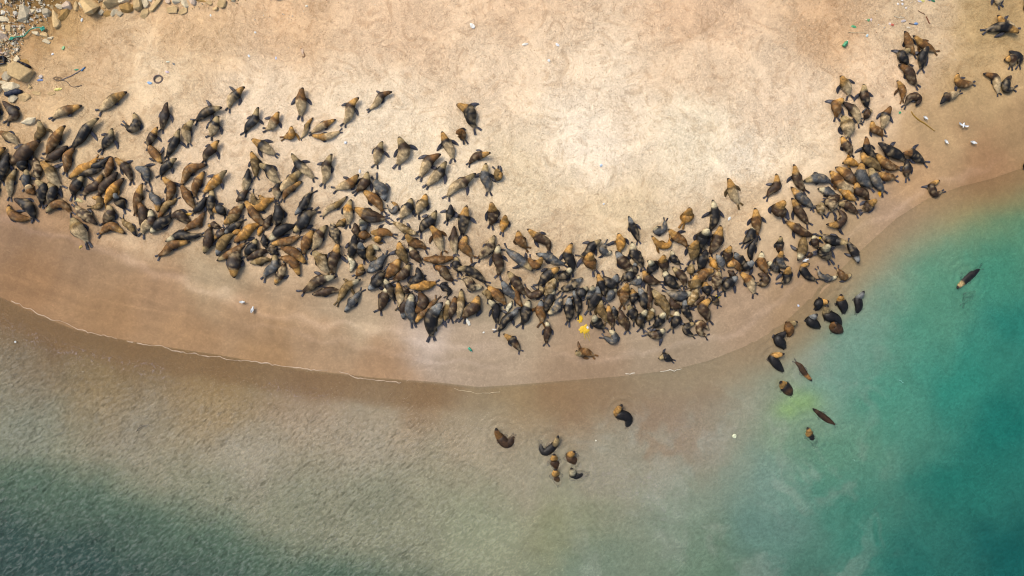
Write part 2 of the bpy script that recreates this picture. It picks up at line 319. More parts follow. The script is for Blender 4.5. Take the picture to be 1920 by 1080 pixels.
cw = cw * (1 - .2 * mk[..., None]) + alb((176,176,166)) * .2 * mk[..., None]
gb = np.maximum(np.exp(-(((X - W(1503, 0)[0]) / 1.5) ** 2 + ((Y - W(0, 752)[1]) / 1.0) ** 2)), .9 * np.exp(-(((X - W(1478, 0)[0]) / 1.2) ** 2 + ((Y - W(0, 768)[1]) / .8) ** 2)))
gb = gb * (.55 + .9 * fbm(X * .8 + fbm(X, Y, 97), Y * .8, 99, 4)); gb = np.clip(.48 * gb, 0, .7)[..., None]; cw = cw * (1 - gb) + alb((156,190,104)) * gb
bb = (.6 * sstep(2.7, 1.7, -D + .9 * (fbm(X * .5, Y * .5, 151, 4) - .5)) * sstep(960, 760, X / PX + 960))[..., None]; cw = cw * (1 - bb) + alb((142,108,74)) * bb
cw = cw * (1 - .05 * sstep(2.9, 1.6, -D) * sstep(1050, 850, X / PX + 960))[..., None]
soft = (sstep(1000, 1250, X / PX + 960) * (1 - sstep(0.0, 4.0, -D)))[..., None]; cw = cw * (1 - soft) + idw(xw, yw, SAND) * .95 * soft
depth = np.clip(-D, 0, 60)
murk = murk_of(D); cw = np.clip(cw * murk_gain(D)[..., None], 0, 0.85)
chop = sstep(1150, 700, X / PX + 960) * sstep(0.5, 4, depth)
gx = X / PX + 960
sky_glint = sstep(.50, .60, fbm(S * .16, D * .5, 131, 3)) * sstep(.9, 1.7, depth) * sstep(4.2, 2.6, depth) * sstep(720, 560, gx)  # where the painted sky glints lie
sky_glint = np.maximum(sky_glint, .55 * sstep(.55, .66, fbm(X * .3 + fbm(X * .3, Y * .3, 133), Y * .3, 135, 4)) * sstep(980, 1080, gx) * sstep(1340, 1240, gx) * sstep(3, 5, depth) * sstep(15, 11, depth))
finish(me, water_material(), cw.reshape(-1, 3)[idx], {'sky_glint': sky_glint.ravel()[idx], 'murk': murk.ravel()[idx], 'chop': chop.ravel()[idx]})
tag(link('sea', me), 'murky shallow sea water, brown at the shore and teal offshore', kind='structure')

# ------------------------------------------------------------------ shared materials for things
def vertex_material(name, rough, spec=0.4, nscale=6, amp=0.12, bump=0.0):
    m, n, b = new_mat(name); L = n.links
    tc = n.nodes.new('ShaderNodeTexCoord').outputs['Object']
    col = N(n, 'ShaderNodeAttribute', _attribute_name='Col').outputs['Color']
    no = N(n, 'ShaderNodeTexNoise', Scale=nscale, Detail=5, Roughness=0.65); L.new(tc, no.inputs['Vector'])
    L.new(MUL(n, col, RANGE(n, no.outputs['Fac'], 0.25, 0.75, 1 - amp, 1 + amp)), b.inputs['Base Color'])
    b.inputs['Roughness'].default_value = rough; b.inputs['Specular IOR Level'].default_value = spec
    if bump:
        bp = N(n, 'ShaderNodeBump', Strength=bump, Distance=0.15); L.new(no.outputs['Fac'], bp.inputs['Height']); L.new(bp.outputs[0], b.inputs['Normal'])
    return m
ROCK = vertex_material('sandstone', 0.9, 0.2, 3.2, 0.28, 0.6)
PLASTIC = vertex_material('weathered_plastic', 0.45, 0.5, 12, 0.10)
RUBBER = vertex_material('old_rubber', 0.7, 0.3, 8, 0.2)
FEATHER = vertex_material('feathers', 0.8, 0.2, 14, 0.06)
GUNK = vertex_material('yellow_gunk', 0.6, 0.3, 9, 0.22)
FOAM = vertex_material('sea_foam', 0.9, 0.2, 10, 0.15)

def fur_material():
    m, n, b = new_mat('sea_lion_fur'); L = n.links
    tc = n.nodes.new('ShaderNodeTexCoord').outputs['Object']
    col = N(n, 'ShaderNodeAttribute', _attribute_name='Col').outputs['Color']
    gl = N(n, 'ShaderNodeAttribute', _attribute_name='matt').outputs['Fac']
    no = N(n, 'ShaderNodeTexNoise', Scale=7, Detail=5, Roughness=0.7); L.new(tc, no.inputs['Vector'])
    n2 = N(n, 'ShaderNodeTexNoise', Scale=2.2, Detail=3, Roughness=0.5, Distortion=0.6); L.new(tc, n2.inputs['Vector'])
    f = MATH(n, 'MULTIPLY', RANGE(n, no.outputs['Fac'], 0.34, 0.66, 0.75, 1.28), RANGE(n, n2.outputs['Fac'], 0.43, 0.57, 0.68, 1.30))
    L.new(MUL(n, col, f), b.inputs['Base Color'])
    L.new(RANGE(n, MATH(n, 'ADD', gl, RANGE(n, no.outputs['Fac'], 0.3, 0.7, -0.08, 0.08)), 0, 1, 0.16, 1.0), b.inputs['Roughness'])
    b.inputs['Specular IOR Level'].default_value = 0.22
    bp = N(n, 'ShaderNodeBump', Strength=0.5, Distance=0.05); L.new(no.outputs['Fac'], bp.inputs['Height']); L.new(bp.outputs[0], b.inputs['Normal'])
    return m
FUR = fur_material()

# ------------------------------------------------------------------ sea lions
# one line each: body colour, head colour and pose letters; girth in pixels; points on the beach from nose to rump
HERD = '''
DD 17 18,194 46,219 27,230
BGs 17 166,203 140,211 113,224
TGs 18 250,178 226,196 200,211
KG 16 9,195 3,211 5,231
TBs 17 11,250 26,262 44,273
TTf 16 89,230 89,250 78,268
DB 25 88,268 62,286 32,306
BGf 19 138,241 119,267 99,290
KTf 19 200,227 180,250 147,278
KTf 18 225,246 222,262 203,282
KK 20 27,290 17,312 11,340
KG 20 22,280 0,290 -22,304
DD 17 138,277 122,292 96,303
BB 17 152,281 143,297 133,324
GG 16 139,337 163,318 191,301
KK 13 218,296 195,309 168,322
BB 15 220,297 215,315 208,333
KT 20 168,333 158,350 146,367
KK 14 155,334 178,327 199,318
DG 16 203,328 188,347 166,367
DD 18 231,326 215,345 195,366
GB 17 242,337 226,360 206,381
KSh 18 236,366 232,375 240,392
KK 19 62,293 58,307 56,323
DDm 16 75,298 79,318 80,338
TGsf 20 92,305 103,325 121,350
STf 16 65,320 60,338 57,354
TTsm 15 41,318 33,345 26,369
KTf 18 80,341 91,355 86,382
KT 18 101,344 110,358 99,384
BBs 14 75,366 66,358 59,347
KK 18 0,338 -2,352 -6,372
KT 17 262,216 268,236 258,248 247,240
DDf 16 326,198 320,222 313,246
DGf 15 308,243 297,260 288,279
BGf 17 316,311 302,292 289,276
KTf 16 349,246 338,270 322,296
TTsf 17 376,231 363,248 362,271
KTf 17 427,208 402,217 378,230
KTsf 18 421,224 414,244 403,258
DGf 17 421,268 403,284 391,304
KGsf 17 469,170 453,183 437,206
DGf 16 228,299 246,318 255,341
SSf 18 266,318 282,326 285,342
KTf 16 342,301 322,315 309,331
BGf 17 315,334 328,354 321,378
BB 17 396,312 367,324 349,347
BG 16 391,324 378,345 373,369
GTf 18 435,323 412,345 390,362
KT 15 405,355 408,373 402,404
KK 15 394,372 384,384 368,399
KGc 18 406,398 418,395 427,404
BB 17 347,348 355,370 371,391
TB 13 303,413 325,388 337,374
SG 16 303,400 302,380 290,362
BGf 16 279,346 268,368 261,400
DB 18 267,379 277,398 272,428
KTf 16 494,207 484,230 467,252
BGsf 17 532,216 520,234 507,246
BBsf 20 576,172 573,194 570,220
KGsf 19 481,266 505,277 521,292
GGf 15 555,242 553,259 540,262
TGs 9 593,225 586,240 570,263
BGs 13 635,229 612,240 591,252
GGsf 13 590,259 612,258 640,252
DGsf 17 679,190 667,208 651,235
TGf 17 480,288 489,308 486,332
KTsf 19 494,311 516,322 529,345
KKs 15 473,319 469,340 464,362
KTsf 17 554,292 570,312 592,336
DTsf 18 629,293 615,316 612,345
TTsm 18 573,322 552,338 530,360
BG 14 572,343 553,356 537,374
KSf 16 559,406 574,386 589,363
BGsf 18 678,331 660,345 636,356
TTs 12 656,370 638,386 610,406
GTsm 18 663,376 661,396 657,420
TGc 14 490,368 500,378 486,384 479,366
GG 16 475,382 495,393 517,376
BG 17 465,377 477,400 500,422
DD 14 449,380 459,370 470,359
BT 16 464,384 452,396 436,412
KK 20 524,382 530,402 526,426
KKs 16 528,346 527,358 524,374
DG 17 670,393 690,404 722,412
KD 18.8 35,374 60,390 70,410
BG 16.2 24,385 28,399 42,409 62,411
BT 16.2 94,401 108,388 126,384 140,399
TGc 13.8 180,372 195,375 195,388 179,390
DDm 18.8 190,422 171,406 151,390
TTs 25 145,409 160,430 168,451
DT 18.8 211,385 215,399 202,420
BG 16.2 242,439 218,426 195,438
TK 12.5 262,444 252,426 236,412
KWs 18.8 290,394 290,415 274,436
KW 20 289,438 312,419 326,405
DD 18.8 328,409 342,405 361,419
KW 16.2 316,454 345,442 382,441
BG 16.2 362,454 332,465 304,479
BB 15 391,398 379,419 352,432
TG 16.2 426,421 440,408 455,395
KS 13.8 426,439 440,425 459,414
DG 11.2 395,425 405,424 418,428
DT 18.8 388,476 395,449 400,429
DG 12.5 406,449 415,442 425,431
TS 18.8 412,480 422,459 440,441
BT 13.8 411,489 426,476 462,458
DG 25 444,521 445,496 452,470
GB 18.8 444,455 462,440 488,422
GG 11.2 441,438 449,436 456,432
DD 13.8 515,404 508,418 499,432
KW 18.8 509,452 530,436 555,425
KT 21.2 555,438 574,418 595,398
BG 15 512,459 536,451 564,444
BG 18.8 592,432 581,451 574,475
DTs 18.8 618,424 606,445 591,466
KKm 17.5 626,419 629,438 636,458
TG 12.5 652,411 644,418 635,424
DD 13.8 669,420 672,429 676,444
KKf 18.8 670,441 666,462 661,484
WW 11.2 659,511 666,496 655,481
DGf 20 640,456 635,481 629,511
TTs 21.2 590,471 604,489 618,510
BG 17.5 578,495 556,476 532,465
BG 17.5 565,518 552,495 531,484
ST 17.5 520,476 518,498 499,519
KK 15 526,478 516,470 508,470
DD 15 468,486 488,476 504,472
TT 13.8 474,494 494,492 510,488
KT 17.5 486,449 479,464 466,480
KK 13.8 499,440 500,452 504,465
GG 10 489,444 494,434 500,426
DGm 16.2 519,534 526,518 536,495
DWf 18.8 635,519 600,524 572,546
DD 15 588,552 612,546 638,546
TWf 16.2 680,524 655,538 636,565
SS 15 648,585 666,565 678,546
BGh 16.2 685,496 679,506 671,515
SS 13.8 692,511 705,499 718,484
DBsf 13.8 740,179 722,189 699,209
KGf 22.5 858,203 880,218 891,242
BBh 17.5 858,258 865,255 871,265
DTsf 17.5 722,270 715,290 709,310
DTsf 22.5 752,262 758,288 750,310
KGsf 18.8 831,252 835,274 850,299
DBsf 18.8 829,294 810,308 792,332
KTsf 18.8 839,307 824,324 805,348
DTsf 18.8 894,329 871,345 842,369
DTf 18.8 695,326 688,342 674,360
SS 21.2 726,379 719,360 708,341
BG 18.8 685,360 702,372 719,396
DG 17.5 669,392 690,401 721,410
SGc 10 736,380 746,388 741,400 730,392
KTms 20 775,374 769,391 755,410
TGs 18.8 801,366 798,382 785,401
KKf 15 847,386 849,400 840,415
KGf 21.2 877,388 872,409 868,440
KTf 20 821,397 814,414 790,435
SWh 15 681,415 686,425 685,436
BB 16.2 698,444 688,444 676,442
BGf 16.2 699,438 716,436 736,441
GT 13.8 700,449 710,449 720,442
KSh 17.5 684,455 682,468 686,486
TWc 15 716,470 702,464 696,481 711,488
SS 15 695,511 711,499 726,480
BG 21.2 752,486 740,502 729,518
DT 18.8 771,496 758,510 742,524
TGf 18.8 752,454 756,470 765,492
DW 15 771,461 776,476 790,492
BGh 17.5 764,440 780,454 799,466
TTmf 15 786,441 765,430 741,419
BGsf 18.8 808,424 821,440 831,470
DDs 16.2 853,425 848,446 855,475
BG 18.8 876,442 872,461 885,481
BB 16.2 792,486 820,484 850,484
KT 16.2 858,482 855,498 861,510
DB 17.5 815,499 832,506 849,526
KTf 16.2 856,506 871,508 909,529
KK 18.8 784,502 785,519 768,536
KS 20 693,544 710,526 722,510
DW 18.8 730,536 724,558 714,580
KW 15 722,522 735,538 741,562
TGs 15 748,528 749,546 750,575
DS 16.2 758,598 760,578 764,554
SW 18.8 775,550 775,571 774,601
DB 20 781,587 796,568 789,550
BG 15 780,606 791,590 818,562
GGf 18.8 769,539 792,536 816,531
KKc 11.2 840,529 829,535 844,545 839,555
DD 10 755,536 760,544 769,548
KSf 23.8 831,568 812,590 810,626
TTsm 13.8 829,582 824,596 818,611
TW 13.8 841,561 838,575 834,599
DB 16.2 854,556 852,574 845,595
TTms 15 866,542 868,565 861,594
DG 22.5 898,554 888,572 871,594
DGh 15 921,292 909,295 895,296 881,309
STf 18.8 912,310 910,335 916,360
TGf 16.2 942,328 935,335 932,321
DGh 20 922,383 926,401 921,422
GGh 16.2 948,406 946,418 942,434
DGf 17.5 988,431 1006,445 1026,456 1028,469
DTm 18.8 928,442 914,464 899,484
DWf 18.8 936,459 937,482 935,515
BG 18.8 971,434 976,449 986,465
STf 17.5 999,509 969,488 949,468
BGh 16.2 1014,481 1012,491 1000,498 992,485
SS 16.2 1004,476 1029,485 1055,495
KGf 18.8 1071,456 1066,478 1071,511
KWm 17.5 906,538 885,540 868,521
TT 15 904,549 916,550 922,561
KWf 16.2 914,561 928,578 932,605
BG 17.5 914,536 932,554 946,569
SSf 16.2 941,526 951,545 966,561
BG 12.5 960,530 970,550 979,574
DT 17.5 952,509 966,526 981,550
KW 20 992,562 989,585 979,606
KSf 16.2 974,579 948,600 935,619
WW 8.8 960,564 955,572 951,585
BSf 17.5 1015,562 1014,582 1015,604
SWm 16.2 1027,590 1041,576 1052,558
KW 16.2 1038,541 1032,561 1022,585
KSf 17.5 1066,556 1062,578 1065,601
KS 15 1074,542 1079,565 1082,591
KGf 18.8 1048,502 1024,516 1010,534
KWh 16.2 1069,502 1059,516 1045,526
DTc 15 1009,534 1015,546 995,554 985,540
TTm 18.8 1041,522 1029,536 1022,552
KSm 16.2 1091,521 1072,532 1049,544
KW 16.2 1100,538 1089,546 1076,555
KGf 15 944,625 958,640 974,656
DWf 13.8 1025,600 1024,620 1024,642
BTfh 16.2 1079,655 1082,662 1096,659 1111,666
KWh 18.8 1110,589 1115,602 1130,614
KSf 15 1175,407 1181,431 1194,452
SWc 13.8 1232,425 1224,435 1240,432 1244,416
GGf 13.8 1218,443 1232,459 1250,461 1254,449
BGf 17.5 1248,431 1266,444 1284,461
GGh 21.2 1284,393 1286,408 1278,419
KTf 16.2 1125,451 1111,464 1089,481
SWc 13.8 1145,471 1138,475 1126,468 1134,458
GGf 18.8 1156,439 1161,456 1159,471
BGh 22.5 1104,474 1105,489 1112,504
KW 18.8 1182,454 1189,475 1202,500
DS 20 1153,472 1165,489 1184,504
KWh 17.5 1209,490 1220,499 1215,514
DGh 18.8 1239,479 1238,490 1246,508
KW 13.8 1256,470 1260,485 1272,495
TGh 21.2 1298,452 1294,462 1295,486
TT 15 1295,496 1292,505 1294,514
KG 15 1119,512 1122,532 1132,556
KS 18.8 1156,514 1145,532 1130,520
KW 16.2 1180,500 1176,515 1165,526
KS 12.5 1189,492 1189,504 1188,516
DG 16.2 1204,506 1211,519 1234,530
SW 13.8 1195,516 1196,528 1181,530
BGh 18.8 1171,530 1168,548 1166,570
SW 15 1155,541 1145,552 1135,564
SWh 15 1109,536 1106,550 1099,560
KS 18.8 1119,535 1120,555 1104,580
KG 15 1182,541 1184,555 1185,569
KS 16.2 1195,539 1201,558 1209,579
KT 16.2 1176,571 1181,584 1188,601
TT 18.8 1219,541 1230,560 1251,589
KW 18.8 1241,508 1250,526 1270,538
DT 16.2 1258,501 1271,516 1281,535
SW 17.5 1296,549 1270,558 1249,546
KS 15 1282,559 1285,578 1294,600
KW 17.5 1266,582 1264,595 1259,615
KWh 16.2 1208,579 1196,602 1202,614
KWh 16.2 1242,584 1236,602 1224,612
TW 15 1224,578 1220,586 1214,600
DD 17.5 1161,580 1168,598 1175,618
DG 12.5 1140,571 1144,590 1148,611
TT 16.2 1125,560 1126,580 1136,602
KS 11.2 1149,574 1152,586 1156,596
TG 18.8 1301,516 1301,528 1294,539
DD 12.5 1214,532 1218,555 1219,581
TT 12.5 1301,555 1298,562 1288,570
DD 16.2 1255,558 1262,569 1274,576
SWc 15 1139,618 1150,626 1149,639 1132,632
KWf 17.5 1244,616 1232,626 1214,625
KTc 13.8 1302,606 1288,610 1284,620 1298,629
DDm 15 1328,618 1312,606 1310,622 1322,629
KTf 13.8 1233,672 1245,668 1259,675
KWf 18.8 1330,377 1331,402 1328,432
DGf 20 1345,424 1340,445 1329,474
KWh 22.5 1318,431 1314,442 1314,465
BGf 18.8 1409,392 1410,414 1416,440
KW 16.2 1412,421 1402,440 1391,456
KKf 13.8 1416,444 1405,465 1406,488
DGh 25 1458,380 1452,394 1465,406
DGf 17.5 1478,373 1489,394 1511,419
DG 17.5 1468,415 1490,428 1519,441
KTh 15 1455,444 1455,458 1460,475
SGfh 15 1458,469 1459,489 1472,502
DGh 16.2 1362,462 1362,474 1358,491
KS 16.2 1374,474 1382,484 1395,495
KSh 17.5 1402,489 1399,495 1389,505
KK 18.8 1321,469 1316,488 1309,506
GG 11.2 1327,481 1334,491 1342,504
SS 15 1340,478 1348,491 1350,502
BG 15 1359,500 1375,495 1385,506
BW 17.5 1425,472 1425,490 1435,510
KW 15 1436,491 1446,496 1459,509
BG 17.5 1336,507 1319,516 1298,528
DTm 18.8 1345,509 1341,524 1340,541
KSf 18.8 1378,519 1362,530 1355,545
BGs 17.5 1384,510 1400,529 1411,548
DDc 16.2 1418,514 1430,518 1430,531 1418,532
KGh 17.5 1469,499 1475,518 1465,531
KG 16.2 1320,528 1321,535 1326,552
DG 20 1329,560 1316,576 1326,600
KKf 12.5 1331,555 1336,562 1344,572
TTm 15 1305,541 1299,555 1290,568
DD 11.2 1318,555 1305,565 1294,574
DD 10 1362,508 1369,512 1376,515
TWf 18.8 1491,489 1504,469 1506,445
DW 15 1522,441 1524,452 1531,464
KWhf 22.5 1541,459 1539,472 1551,485
KTh 18.8 1580,458 1560,456 1539,442
KSf 16.2 1606,494 1601,474 1588,454
DGf 16.2 1544,422 1566,422 1578,409 1571,394
DT 16.2 1565,382 1584,385 1604,400
DGh 18.8 1632,376 1625,385 1616,395
TTm 16.2 1538,381 1534,391 1539,401
DDm 21.2 1555,368 1554,380 1555,394
DW 8.8 1523,474 1518,478 1511,480
TGsf 18.8 1358,337 1368,354 1380,381
DGf 16.2 1449,328 1450,351 1435,369
DGf 17.5 1481,311 1489,332 1504,358
ST 18.8 1501,342 1522,341 1552,342
BG 16.2 1552,323 1562,336 1576,348
SG 17.5 1478,352 1496,368 1520,389
SW 15 1529,355 1542,358 1564,369
DG 13.8 1576,372 1562,370 1549,372
DG 17.5 1572,258 1579,272 1591,292
KBf 16.2 1616,259 1619,278 1638,299
KKf 20 1639,271 1660,281 1692,301
KBf 17.5 1684,291 1704,289 1729,305
BG 17.5 1636,289 1656,305 1681,316
TG 18.8 1610,286 1616,300 1630,308 1646,319
GGf 15 1573,309 1586,304 1604,310
KK 16.2 1695,301 1695,315 1698,332
SG 21.2 1610,306 1610,330 1629,350
ST 18.8 1626,314 1632,332 1652,358
BG 16.2 1641,326 1656,335 1674,335
BG 17.5 1562,316 1580,326 1598,344
BGs 16.2 1552,323 1564,336 1595,358
GG 16.2 1566,354 1580,359 1600,375
DG 18.8 1601,342 1606,356 1624,374
DGc 13.8 1760,338 1744,349 1750,365 1764,360
TGsf 18.8 1565,149 1578,165 1585,180
KTf 17.5 1609,163 1614,182 1619,204
BGf 18.8 1572,190 1561,202 1562,221
DDs 16.2 1573,195 1589,211 1605,232
DTc 13.8 1629,210 1619,215 1615,225
TTms 25 1572,221 1578,238 1584,256
KBsf 17.5 1661,203 1656,222 1651,242
BG 16.2 1629,229 1629,245 1650,256
BGf 13.8 1672,156 1684,169 1686,189
DDc 15 1711,202 1716,189 1701,185 1692,199
BBf 16.2 1684,66 1692,85 1706,105
BGf 15 1700,74 1720,86 1745,101
KKf 17.5 1728,93 1721,112 1720,132
KTf 17.5 1695,98 1682,110 1695,125
DB 18.8 1676,126 1691,141 1711,162
BGf 16.2 1786,142 1784,154 1798,162 1816,159
DBs 15 1836,141 1854,152 1866,176
KGsf 16.1 1857,36 1866,46 1895,59
KGf 18.4 1896,69 1870,62 1840,62
KK 13.8 1884,100 1899,113 1904,124
DG 16.1 1875,116 1888,115 1889,126
DTms 17.2 1858,-5 1860,6 1862,14
TT 21.8 1908,3 1916,8 1924,13
KDc 16.1 1889,145 1879,156 1879,171 1894,169
DKsf 14.9 1754,199 1764,188 1791,177
KSv 12.5 1615,545 1609,558 1608,582
KGv 15 1572,551 1572,562 1581,582
KGv 13.8 1550,565 1536,566 1532,578
KTv 16.2 1546,571 1549,586 1565,595 1572,605
DBv 16.2 1564,604 1560,610 1578,620
KSv 15 1528,588 1520,599 1536,610
BTv 15 1491,602 1480,611 1481,626
KKvf 16.2 1469,621 1460,634 1471,648
KG 15 1516,494 1502,501 1512,518 1528,525
SW 12.5 1570,518 1555,522 1538,518 1533,507
BT 14.2 1596,515 1582,518 1570,505
KGv 13.8 1467,662 1452,668 1458,680 1469,692
DBw 12.5 1521,714 1509,694 1492,679
KGv 16.2 1458,714 1468,725 1482,738
DDwf 12.5 1522,765 1540,778 1566,796
KGv 13.8 1509,799 1516,815 1530,834
DBvf 15 930,800 934,813 948,828 959,814
KGv 15 1165,756 1158,771 1176,779 1174,796
KTv 14.1 1046,814 1041,831 1024,843 1018,826
DGv 15 1038,848 1038,863 1045,880
DGv 15 1077,843 1071,854 1081,871
DGv 15 1041,876 1042,889 1047,908
KWv 15 1070,874 1077,888 1099,888
KKv 11.5 1915,306 1922,312 1928,318
KTw 16.7 1792,541 1809,529 1838,504
KKy 15.6 1834,545 1822,555 1811,568
KKy 6.2 252,812 259,800 276,797
'''
PAL = {'K': alb((27,24,22)), 'D': alb((60,41,23)), 'B': alb((114,78,38)), 'G': alb((176,126,58)), 'S': alb((78,78,78)), 'T': alb((116,92,54)), 'W': alb((206,194,162))}
HEAD = {'K': alb((38,34,33)), 'D': alb((70,52,36)), 'B': alb((122,84,42)), 'G': alb((184,138,74)), 'S': alb((124,124,122)), 'T': alb((164,140,98)), 'W': alb((198,182,146))}
FLIP = alb((64,62,69)); MUZ = alb((34,29,28)); SANDC = alb((206,178,136))
TS = np.array([0,.012,.03,.06,.09,.13,.17,.21,.26,.31,.36,.41,.46,.52,.58,.65,.72,.79,.86,.92,.97,1.0])
WK = ([0,.02,.05,.09,.13,.17,.21,.26,.34,.42,.5,.6,.7,.8,.9,1.0], [.08,.22,.31,.41,.51,.56,.60,.70,.87,.98,1.0,.99,.93,.79,.57,.34])
NR, NS = len(TS), 12

def spine(pts, nsub=24):
    P = [np.array(p, float) for p in pts]
    P = [2 * P[0] - P[1]] + P + [2 * P[-1] - P[-2]]
    out = []
    for i in range(1, len(P) - 2):
        p0, p1, p2, p3 = P[i - 1:i + 3]
        for k in range(nsub):
            t = k / nsub
            out.append(0.5 * (2 * p1 + (p2 - p0) * t + (2 * p0 - 5 * p1 + 4 * p2 - p3) * t * t + (3 * p1 - p0 - 3 * p2 + p3) * t ** 3))
    out.append(P[-2]); out = np.array(out)
    s = np.concatenate([[0], np.cumsum(np.hypot(*np.diff(out, axis=0).T))])
    u = TS * s[-1]
    return np.stack([np.interp(u, s, out[:, 0]), np.interp(u, s, out[:, 1])], -1), s[-1]

def sea_lion(code, wpx, pts, seed):
    """vertices, faces, colours and mattness of one animal, in world space"""
    r = random.Random(seed); rn = np.random.RandomState(seed)
    body, head, fl = code[0], code[1], code[2:]
    w = wpx * PX; hw = w / 2
    wp = [np.array(W(*p)) for p in pts]
    if 'v' in fl: w *= 1.3; hw = w / 2; wp = [wp[0] + (p - wp[0]) * 1.18 for p in wp]
    if len(wp) == 3:                                       # nobody lies dead straight
        ax = wp[2] - wp[0]; wp[1] = wp[1] + np.array([-ax[1], ax[0]]) * r.uniform(-.09, .09)
        wp.insert(2, (wp[1] + wp[2]) / 2 + np.array([-ax[1], ax[0]]) * r.uniform(-.07, .07))
    xy, length = spine(wp)
    wid = np.interp(TS, *WK) * hw
    hei = wid * 0.78
    hei = np.maximum(hei, 0.0)
    base = ground_z(xy[:, 0], xy[:, 1])
    base = np.convolve(np.pad(base, 3, mode='edge'), np.ones(7) / 7, mode='valid')
    lift = 0.10
    if 'f' in fl: lift = 0.28
    if 'h' in fl: lift = 0.62
    if 'v' in fl: lift = 0.70
    lt = sstep(.46, .10, TS)
    zc = base + hei * 0.9 + lift * lt * (w / 0.75) - 0.02
    if 'v' in fl:                                          # half afloat: back awash, hips sinking, chest and head up
        fz = -hei * .78 - .32 * sstep(.5, .95, TS) + .52 * lt
        zc = np.maximum(fz, base + hei * .5)
    if 'w' in fl: zc = -hei + 0.14 + 0.06 * sstep(.3, .05, TS) - 0.12 * sstep(.7, 1, TS); zc = zc + 0 * base
    if 'y' in fl: zc = np.full(NR, -0.30)
    P = np.concatenate([xy, zc[:, None]], 1)
    T = np.gradient(P, axis=0); T /= np.linalg.norm(T, axis=1)[:, None] + 1e-9
    T2 = np.gradient(xy, axis=0); T2 /= np.linalg.norm(T2, axis=1)[:, None] + 1e-9
    side = np.stack([T2[:, 1], -T2[:, 0], np.zeros(NR)], -1)          # to the animal's left, looking from nose to tail
    up = np.cross(side, T); up = np.where(up[:, 2:3] < 0, -up, up)
    ph = 2 * np.pi * np.arange(NS) / NS
    co, si = np.cos(ph), np.sin(ph)
    V = []; tt = []; sv = []; reg = []
    for i in range(NR):
        for k in range(NS):
            vz = si[k] * (0.80 if si[k] < 0 else 1.0)
            # shoulders drop a little to the sides so that the back reads as a ridge
            V.append(P[i] + side[i] * wid[i] * co[k] + up[i] * hei[i] * vz); tt.append(TS[i]); sv.append(si[k]); reg.append(0)
    F = []; drop = {}
    for i in range(NR - 1):
        for k in range(NS): drop[(i, k)] = (i * NS + k, (i + 1) * NS + k, (i + 1) * NS + (k + 1) % NS, i * NS + (k + 1) % NS)
    def addv(p, t, s, rg): V.append(p); tt.append(t); sv.append(s); reg.append(rg); return len(V) - 1
    i0 = 10
    for col, up_k, lo_k, sg in ((11, 0, 11, 1), (6, 6, 7, -1)):
        for i in (i0, i0 + 1): drop.pop((i, col))
        upv = [(i0 + m) * NS + up_k for m in range(3)]; lov = [(i0 + m) * NS + lo_k for m in range(3)]
        spread = ('f' in fl and r.random() < 0.8) or r.random() < 0.14
        al = R(r.uniform(-6, 58)) if spread else R(r.uniform(58, 80))
        Lf = w * (r.uniform(0.6, 0.92) if spread else r.uniform(0.45, 0.7))
        if 'w' in fl: al = R(r.uniform(35, 60))
        if 'v' in fl: Lf *= .7
        out = side[i0 + 1] * sg; tail = np.array([*T2[i0 + 1], 0])
        d = out * math.cos(al) + tail * math.sin(al); e = tail * math.cos(al) - out * math.sin(al)
        root = (V[upv[1]] + V[lov[1]]) / 2
        bend = R(r.uniform(5, 30))
        c = root.copy(); zg = base[i0 + 1] + 0.035 if not ('w' in fl or 'y' in fl) else root[2] - 0.02
        if 'v' in fl: zg = min(zg, -.3)
        pu, pl = upv, lov
        for f, ch, th in ((.22, .185, .05), (.5, .17, .032), (.8, .125, .02), (1.0, .045, .012)):
            a2 = bend * f
            dd = d * math.cos(a2) + e * math.sin(a2); ee = e * math.cos(a2) - d * math.sin(a2)
            c = root + dd * Lf * f
            c[2] = root[2] * (1 - sstep(0, .6, f)) + zg * sstep(0, .6, f)
            nu = [addv(c + ee * ch * w * m + np.array([0, 0, th]), .4, .5, 1) for m in (-1, 0, 1)]
            nl = [addv(c + ee * ch * w * m - np.array([0, 0, th]), .4, -.5, 1) for m in (-1, 0, 1)]
            lp, ln = pu + pl[::-1], nu + nl[::-1]
            for q in range(6):
                a, b2 = q, (q + 1) % 6
                F.append((lp[a], lp[b2], ln[b2], ln[a]) if sg > 0 else (lp[b2], lp[a], ln[a], ln[b2]))
            pu, pl = nu, nl
        for q in (0, 1): F.append((pu[q], pu[q + 1], pl[q + 1], pl[q]))
    F += list(drop.values())
    F.append(tuple(range(NS)))
    # two hind flippers from the last ring
    e0 = (NR - 1) * NS
    for ks, sg in (([3, 2, 1, 0, 11, 10, 9], 1), ([9, 8, 7, 6, 5, 4, 3], -1)):
        prev = [e0 + k for k in ks]
        al = R(r.uniform(4, 38)); tail = np.array([*T2[-1], 0]); out = side[-1] * sg
        d = tail * math.cos(al) + out * math.sin(al); e = out * math.cos(al) - tail * math.sin(al)
        Lh = w * r.uniform(0.42, 0.66) * (.6 if 'v' in fl else 1)
        for f, ch, th in ((.3, .075, .05), (.7, .115, .028), (1.0, .10, .014)):
            c = P[-1] + out * 0.10 * w + d * Lh * f
            zt = base[-1] + 0.035 if not ('w' in fl or 'y' in fl) else P[-1][2] - 0.03
            if 'v' in fl: zt = P[-1][2] - .25
            c[2] = P[-1][2] * (1 - f) + zt * f
            cur = [addv(c + e * (abs(co[k]) * 2 - 1) * ch * w + np.array([0, 0, si[k] * th]), 1.0, si[k], 2) for k in ks]
            for q in range(7): F.append((prev[q], prev[(q + 1) % 7], cur[(q + 1) % 7], cur[q]))
            prev = cur
        F.append(tuple(prev[::-1]))
    V = np.array(V); tt = np.array(tt); sv = np.array(sv); reg = np.array(reg)
